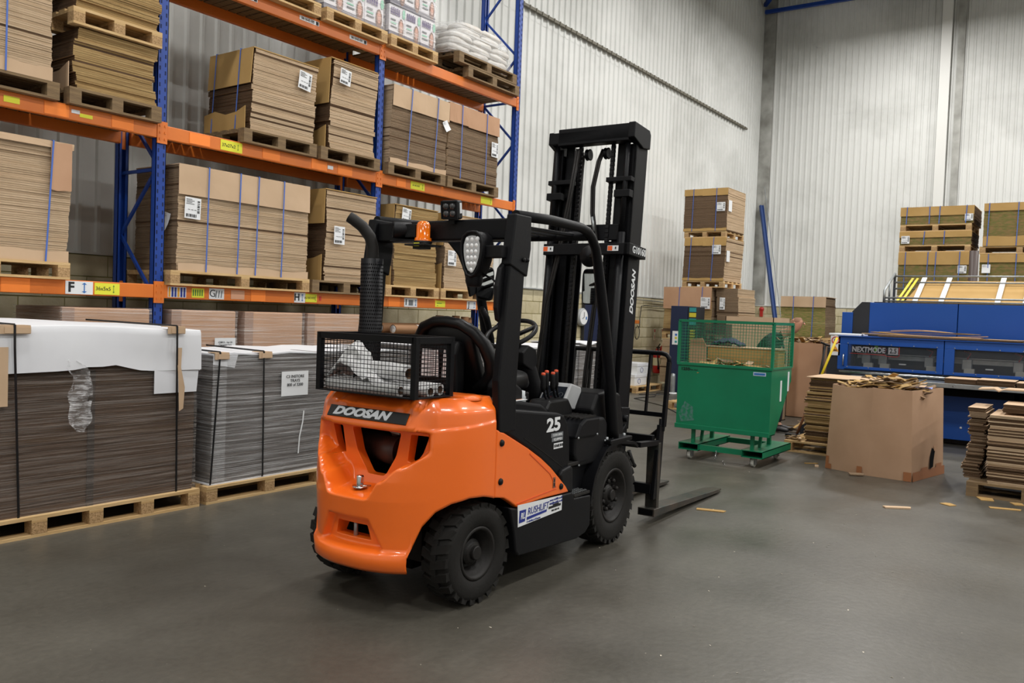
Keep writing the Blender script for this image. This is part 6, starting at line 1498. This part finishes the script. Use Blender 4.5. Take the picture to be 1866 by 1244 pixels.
sub(FL, 'horn_dish', G().lathe([(.001, -.02), (.06, -.01), (.075, .02), (.06, .05), (.001, .06)], (1.36, -.37, 2.0), 'x', 24).bar((1.38, -.37, 2.0), (1.26, -.47, 2.0), .02, .02), plast_blk)
# grab handle slab on the near rear post
sub(FL, 'post_handle', G().prism([(.18, 1.90), (.11, 1.84), (.085, 1.74), (.085, 1.62), (.105, 1.55), (.16, 1.53)], 'y', -.51, -.48), plast_blk, .008)
# --- exhaust: perforated guard with cut elbow
exg = G().lathe([(.067, 0), (.067, .80), (.060, .80), (.052, .80)], (0, 0, 0), 'z', 40)
ex = sub(FL, 'exhaust_stack', exg, truck_blk); ex.location = (.06, .40, 1.09)
g = G()
for i in range(36):
    for k in range(32):
        a = 2*PI*(k+.5*(i % 2))/32; z = .022+.0212*i; c = Vector((.0675*math.cos(a), .0675*math.sin(a), z)); tx = Vector((-math.sin(a), math.cos(a), 0)); tz = Vector((0, 0, 1))
        g.add([c+tx*.0048, c+tz*.0060, c-tx*.0048, c-tz*.0060], [(0, 1, 2, 3)])
sub(ex, 'perforation', g, black_hole, fix=False)['kind'] = 'stuff'
sub(ex, 'tail_pipe', G().tube([(.0, 0, .78), (.0, 0, .87), (-.012, .012, .93), (-.045, .045, .99), (-.085, .085, 1.03), (-.10, .105, 1.045)], [.036, .036, .036, .035, .034, .033], 16, cap=False).tube([(-.098, .103, 1.044), (-.08, .08, 1.025)], [.030, .030], 16, cap=False), rim_blk)
# --- mesh basket carried on the counterweight
bk = sub(FL, 'mesh_basket', G(), truck_blk) if False else None
X0, X1, Y0, Y1, Z0_, Z1_ = -.42, -.13, -.365, .315, 1.135, 1.455
g = G(); s_ = .016
for x in (X0, X1):
    for y in (Y0, Y1): g.box(x-s_, x+s_, y-s_, y+s_, Z0_, Z1_)
for z in (Z0_+.004, Z1_-.018):
    for x in (X0, X1): g.box(x-s_, x+s_, Y0, Y1, z-(.004 if z < 1.3 else .018), z+(.004 if z < 1.3 else .018))
    for y in (Y0, Y1): g.box(X0, X1, y-s_, y+s_, z-(.004 if z < 1.3 else .018), z+(.004 if z < 1.3 else .018))
bk = sub(FL, 'mesh_basket', g, truck_blk, .002)
bz0, bz1 = Z0_, Z1_-.02
for (nm2, fn, L_) in (('mesh_panel', lambda u, z: (X0, u, z), (Y0, Y1)), ('mesh_panel', lambda u, z: (X1, u, z), (Y0, Y1)), ('mesh_panel', lambda u, z: (u, Y0, z), (X0, X1)), ('mesh_panel', lambda u, z: (u, Y1, z), (X0, X1)), ('mesh_floor', None, None)):
    g = G()
    if fn:
        n = round((L_[1]-L_[0])/.0252)
        for i in range(1, n): u = L_[0]+(L_[1]-L_[0])*i/n; g.tube([fn(u, bz0), fn(u, bz1)], .0019, 4, cap=False)
        n = 13
        for i in range(1, n): z = bz0+(bz1-bz0)*i/n; g.tube([fn(L_[0], z), fn(L_[1], z)], .0019, 4, cap=False)
    else:
        for i in range(27): g.tube([(X0, Y0+.0252*i, Z0_), (X1, Y0+.0252*i, Z0_)], .0019, 4, cap=False)
        for i in range(12): g.tube([(X0+.025*i, Y0, Z0_), (X0+.025*i, Y1, Z0_)], .0019, 4, cap=False)
    sub(bk, nm2, g, truck_blk, fix=False)['kind'] = 'stuff'
# bracket feet carrying the basket
sub(bk, 'basket_foot', G().box(-.22, .0, -.25, -.21, 1.10, 1.135).box(-.22, .0, .17, .21, 1.10, 1.135), truck_blk)
# --- mast: own frame leaning forward with the tilt
TL = math.radians(4.4)
MA = sub(FL, 'mast', G(), truck_blk) if False else None
def ch(g, y0, y1, x0, x1, z0, z1, open_in, th=.018):
    # C section channel, open towards open_in (+1 / -1 in y)
    g.box(x0, x1, y1-th if open_in < 0 else y0, y1 if open_in < 0 else y0+th, z0, z1)
    g.box(x0, x0+th, y0, y1, z0, z1); g.box(x1-th, x1, y0, y1, z0, z1)
g = G(); ch(g, -.36, -.275, .0, .20, .0, 2.72, 1); ch(g, .275, .36, .0, .20, .0, 2.72, -1)
MA = sub(FL, 'mast', g, truck_blk, .004, 2); MA.location = (1.86, 0, .16); MA.rotation_euler = (0, TL, 0); MA.scale = (1, 1, 1.009)
g = G(); ch(g, -.262, -.19, .03, .19, .02, 2.74, 1); ch(g, .19, .262, .03, .19, .02, 2.74, -1); sub(MA, 'inner_channel', g, truck_blk, .003)
g = G(); ch(g, -.18, -.13, .06, .18, .02, 2.0, 1); ch(g, .13, .18, .06, .18, .02, 2.0, -1); sub(MA, 'carriage_channel', g, truck_blk, .003)
sub(MA, 'crosshead', G().box(-.085, .0, -.33, .28, 2.725, 2.855).prism([(-.09, 2.745), (-.09, 2.86), (.17, 2.86), (.20, 2.83), (.20, 2.72), (.08, 2.70)], 'y', -.38, -.325).prism([(-.085, 2.74), (-.085, 2.835), (.17, 2.835), (.20, 2.81), (.20, 2.70), (.08, 2.69)], 'y', .325, .365).box(-.05, .2, -.34, .34, 2.79, 2.835).box(-.085, .0, -.34, .34, 2.74, 2.83), truck_blk, .006, 2)
cbm = sub(MA, 'mast_cross_beam', G().box(-.105, -.055, -.40, .325, 1.875, 1.96).box(-.105, .185, -.415, -.365, 1.875, 1.96).box(-.06, .02, .30, .33, 1.875, 1.955), truck_blk, .004)
text('G10160', .072, white_lab, cbm, (.06, -.4165, 1.918), FY, bold=.0015, sx=1.0)
for y in (-.28, .28):
    q = sub(cbm, 'warning_label', G().box(-.1075, -.105, y-.045, y+.045, 1.90, 1.94), white_lab); sub(q, 'print', G().box(-.1090, -.1075, y+.005, y+.042, 1.903, 1.937), mat('label_orange', '#E8642A', .5)); sub(q, 'glyph', G().box(-.1100, -.1090, y-.028, y-.018, 1.913, 1.93), black_ink)
sub(MA, 'mast_cross_beam', G().box(.0, .03, -.26, .26, 2.0, 2.12), truck_blk, .004)
sub(MA, 'mast_cross_beam', G().box(.0, .04, -.34, .34, .45, .55), truck_blk, .004)
text('DOOSAN', .076, white_lab, MA, (.115, -.3612, 1.62), (PI/2, -PI/2, 0), bold=.0030, shear=.25, sx=1.0)
for s_ in (-1, 1):
    sub(MA, 'lift_cylinder', G().tube([(-.035, s_*.305, .05), (-.035, s_*.305, 2.05)], .030, 14).tube([(-.035, s_*.305, 2.05), (-.035, s_*.305, 2.74)], .020, 12), truck_blk)
    sub(MA, 'chain_bracket', G().box(-.055, .02, min(s_*.15, s_*.36), max(s_*.15, s_*.36), 2.43, 2.465).box(-.065, .0, min(s_*.23, s_*.36), max(s_*.23, s_*.36), 2.31, 2.365), truck_blk, .004)
    # leaf chain
    g = G(); z = .35; yc = -.165 if s_ < 0 else .115
    while z < 2.70:
        g.box(.000, .012, yc-.018, yc+.018, z, z+.021).box(-.006, .018, yc-.013, yc+.013, z+.006, z+.034); z += .034
    sub(MA, 'chain', g, mat('chain_dark', '#17171A', .45, metal=.5), fix=False)['kind'] = 'stuff'
    sub(MA, 'chain_sheave', G().lathe([(.001, -.012), (.03, -.012), (.044, -.015), (.044, -.010), (.036, -.006), (.036, .006), (.044, .010), (.044, .015), (.03, .012), (.001, .012)], (.03, -.10 if s_ < 0 else .06, 2.67), 'y', 24), truck_blk)
    sub(MA, 'hose', G().tube([(-.01, s_*.08, .3), (-.01, s_*.085, 1.0), (0, s_*.09, 1.8), (0, s_*.085, 2.66)], .0095, 8) if s_ > 0 else
        G().tube([(-.02, -.08, .3), (-.03, -.10, 1.0), (-.03, -.135, 1.55), (-.035, -.11, 1.95), (-.04, -.06, 2.2), (-.035, -.045, 2.4), (-.02, -.07, 2.60), (.02, -.085, 2.70)], .010, 8).tube([(-.02, -.06, .3), (-.03, -.08, 1.0), (-.03, -.115, 1.55), (-.035, -.09, 1.95), (-.04, -.04, 2.2), (-.035, -.025, 2.4), (-.02, -.05, 2.60), (.02, -.065, 2.70)], .010, 8), rim_blk)
sub(MA, 'hose', G().tube([(-.05, .10, 2.70), (-.06, .14, 2.3), (-.06, .20, 1.9), (-.07, .27, 1.5), (-.07, .31, 1.0), (-.06, .33, .5)], .011, 8).tube([(-.05, .12, 2.70), (-.06, .16, 2.3), (-.06, .22, 1.9), (-.07, .29, 1.5), (-.07, .33, 1.0), (-.06, .35, .5)], .011, 8), rim_blk)
ho = [o for o in MA.children if o.name.startswith('hose')][-2]
sub(MA, 'hose_label', G().tube([(-.037, -.077, 2.06), (-.041, -.052, 2.17)], .0135, 10).tube([(-.036, -.099, 1.93), (-.037, -.08, 2.04)], .0135, 10), steel_galv)
sub(MA, 'tilt_bracket', G().prism([(-.10, .38), (-.13, .50), (.05, .64), (.05, .50)], 'y', -.42, -.37).box(.0, .14, -.40, -.36, .60, .76).lathe([(.001, -.03), (.025, -.03), (.025, 0)], (.05, -.40, .68), 'y', 16), truck_blk, .006)
# carriage, load backrest and long fork sleeves
cg = G().box(2.33, 2.38, -.47, .47, .60, .68).box(2.33, 2.38, -.47, .47, .22, .30)
CA = sub(FL, 'carriage', cg, truck_blk, .004)
for s_, y in ((-1, -.50), (1, .46)):
    sub(CA, 'carriage_side', G().prism([(2.33, .18), (2.44, .18), (2.49, .74), (2.41, .76), (2.39, .60)], 'y', y, y+.03), truck_blk, .004)
    sub(CA, 'carriage_side', G().prism([(2.06, .66), (2.40, .64), (2.40, .60), (2.06, .62)], 'y', y, y+.05), truck_blk, .004)
sub(CA, 'load_backrest', G().tube([(2.46, -.40, .64), (2.47, -.485, .72), (2.48, -.485, .80)], .028, 8).tube([(2.46, .44, .64), (2.47, .485, .80)], .024, 8), truck_blk)
for y in (-.50, .48): sub(CA, 'backrest_post', G().bar((2.47, y, .74), (2.53, y, 1.25), .03, .045), truck_blk, .004)
sub(CA, 'backrest_rail', G().tube([(2.53, -.50, 1.24), (2.535, -.495, 1.28), (2.54, -.47, 1.305), (2.54, -.43, 1.315), (2.54, .40, 1.315), (2.535, .46, 1.29), (2.53, .48, 1.24)], .019, 8).bar((2.485, -.50, .83), (2.485, .48, .83), .02, .035), truck_blk)
for y in (-.335, -.16, .02, .20, .36): sub(CA, 'backrest_bar', G().bar((2.485, y, .83), (2.54, y, 1.31), .014, .032), truck_blk)
for nm2, y0, y1, xe, xh in (('fork', -.525, -.385, 3.90, 2.30), ('fork', -.005, .125, 3.90, 2.30)):
    fk = G().add([(xh, y0, .055), (xh, y1, .055), (xh, y1, .115), (xh, y0, .115), (xe, y0+.03, .012), (xe, y1-.03, .012), (xe, y1-.03, .026), (xe, y0+.03, .026), (xe-.16, y0, .016), (xe-.16, y1, .016), (xe-.16, y1, .045), (xe-.16, y0, .045)],
                 [(8, 9, 1, 0), (3, 2, 10, 11), (0, 3, 11, 8), (1, 9, 10, 2), (8, 11, 7, 4), (9, 5, 6, 10), (4, 7, 6, 5), (8, 4, 5, 9), (11, 10, 6, 7), (0, 1, 2, 3)])
    o = sub(FL, nm2, fk, fork_steel, .004)
    sub(o, 'sleeve_mouth', G().box(xh-.004, xh-.001, y0+.012, y1-.012, .065, .108), black_hole)
    sub(o, 'fork_shank', G().box(xh+.085, xh+.13, y0+.02, y1-.02, .10, .62), fork_steel, .004)
# drive axle
sub(FL, 'drive_axle', G().tube([(1.60, -.33, .34), (1.60, .33, .34)], .10, 16), rim_blk)
sub(FL, 'tilt_cylinder', G().tube([(1.2, -.25, .62), (1.85, -.25, .66)], .03, 10).tube([(1.2, .25, .62), (1.85, .25, .66)], .03, 10), rim_blk)
sub(FL, 'gas_hook', G().tube([(1.98, -.44, .60), (2.02, -.46, .50), (2.05, -.46, .48)], .016, 8), rim_blk)

# --- paper rolls lying in the basket
cth, sth = math.cos(math.radians(2)), math.sin(math.radians(2))
def wl_(x, y, z): return (3.594+x*cth-y*sth, 3.249+x*sth+y*cth, z)
paper = mat('paper_white', '#DCDCDC', .8, col2='#CFCFD0', nscale=9, bump=.3, bscale=12); core = mat('roll_core', '#6A4E38', .8)
def roll(a, b, r, lab, frayed=False):
    A_ = Vector(a); B_ = Vector(b); L = (B_-A_).length; d = (B_-A_).normalized()
    t = thing('paper_roll', lab, 'paper roll', wl_(*a)); 
    dw = Vector(wl_(*b))-Vector(wl_(*a)); q = Vector((1, 0, 0)).rotation_difference(dw.normalized()); t.rotation_euler = q.to_euler()
    rn = random.Random(len(lab)); rows = []
    for i in range(13):
        f = i/12; row = []
        for k in range(28):
            an = 2*PI*k/28; rr = r*(1+(.04*math.sin(3*an+f*6)+rn.uniform(-.02, .02))*(1 if frayed else .35)); row.append((f*L, rr*math.cos(an), rr*math.sin(an)))
        rows.append(row)
    G().grid(rows, close=True).build('paper_wrap', paper, t, fix=False)
    ci = r*.62
    G().lathe([(r*.98, -.0), (r*.93, -.001), (ci+.004, .004), (ci, .0)], (0, 0, 0), 'x', 28).build('paper_edge', paper, t)
    G().lathe([(ci, .0), (ci*.92, .001), (ci*.92, min(L, .25)), (.001, min(L, .25))], (0, 0, 0), 'x', 24).build('core', core, t)
roll((-.375, -.235, 1.168), (-.36, .30, 1.172), .034, 'long thin white paper roll lowest at the rear of the wire basket', True)
roll((-.335, -.29, 1.172), (-.28, .28, 1.17), .030, 'second thin white paper roll lying just behind the lowest one')
roll((-.27, -.35, 1.168), (-.20, .25, 1.17), .032, 'white paper roll whose open end is near the basket corner post')
roll((-.19, -.35, 1.175), (-.17, .2, 1.172), .032, 'white paper roll furthest towards the seat, end against the near mesh side')
roll((-.31, -.235, 1.255), (-.24, .18, 1.262), .046, 'thick white paper roll lying on top of the thin ones in the basket', True)
t = thing('crumpled_paper', 'crumpled torn white paper heaped over the rolls in the wire basket', 'paper', wl_(-.30, .09, 1.20))
rows = []; rn = random.Random(3)
for i in range(17):
    u = i/16; row = []
    for k in range(11):
        v = k/10; env = math.sin(PI*min(1, max(0, u)))**.6
        hgt = .155*math.exp(-((u-.42)/.22)**2)+.05*env
        row.append((-.10+.20*v+rn.uniform(-.012, .012), .24-.40*u+rn.uniform(-.010, .010), hgt*math.sin(PI*(.15+.7*v))+rn.uniform(-.012, .014)))
    rows.append(row)
o = G().grid(rows, smooth=False).build('torn_sheet', paper, t); sol(o, .002)
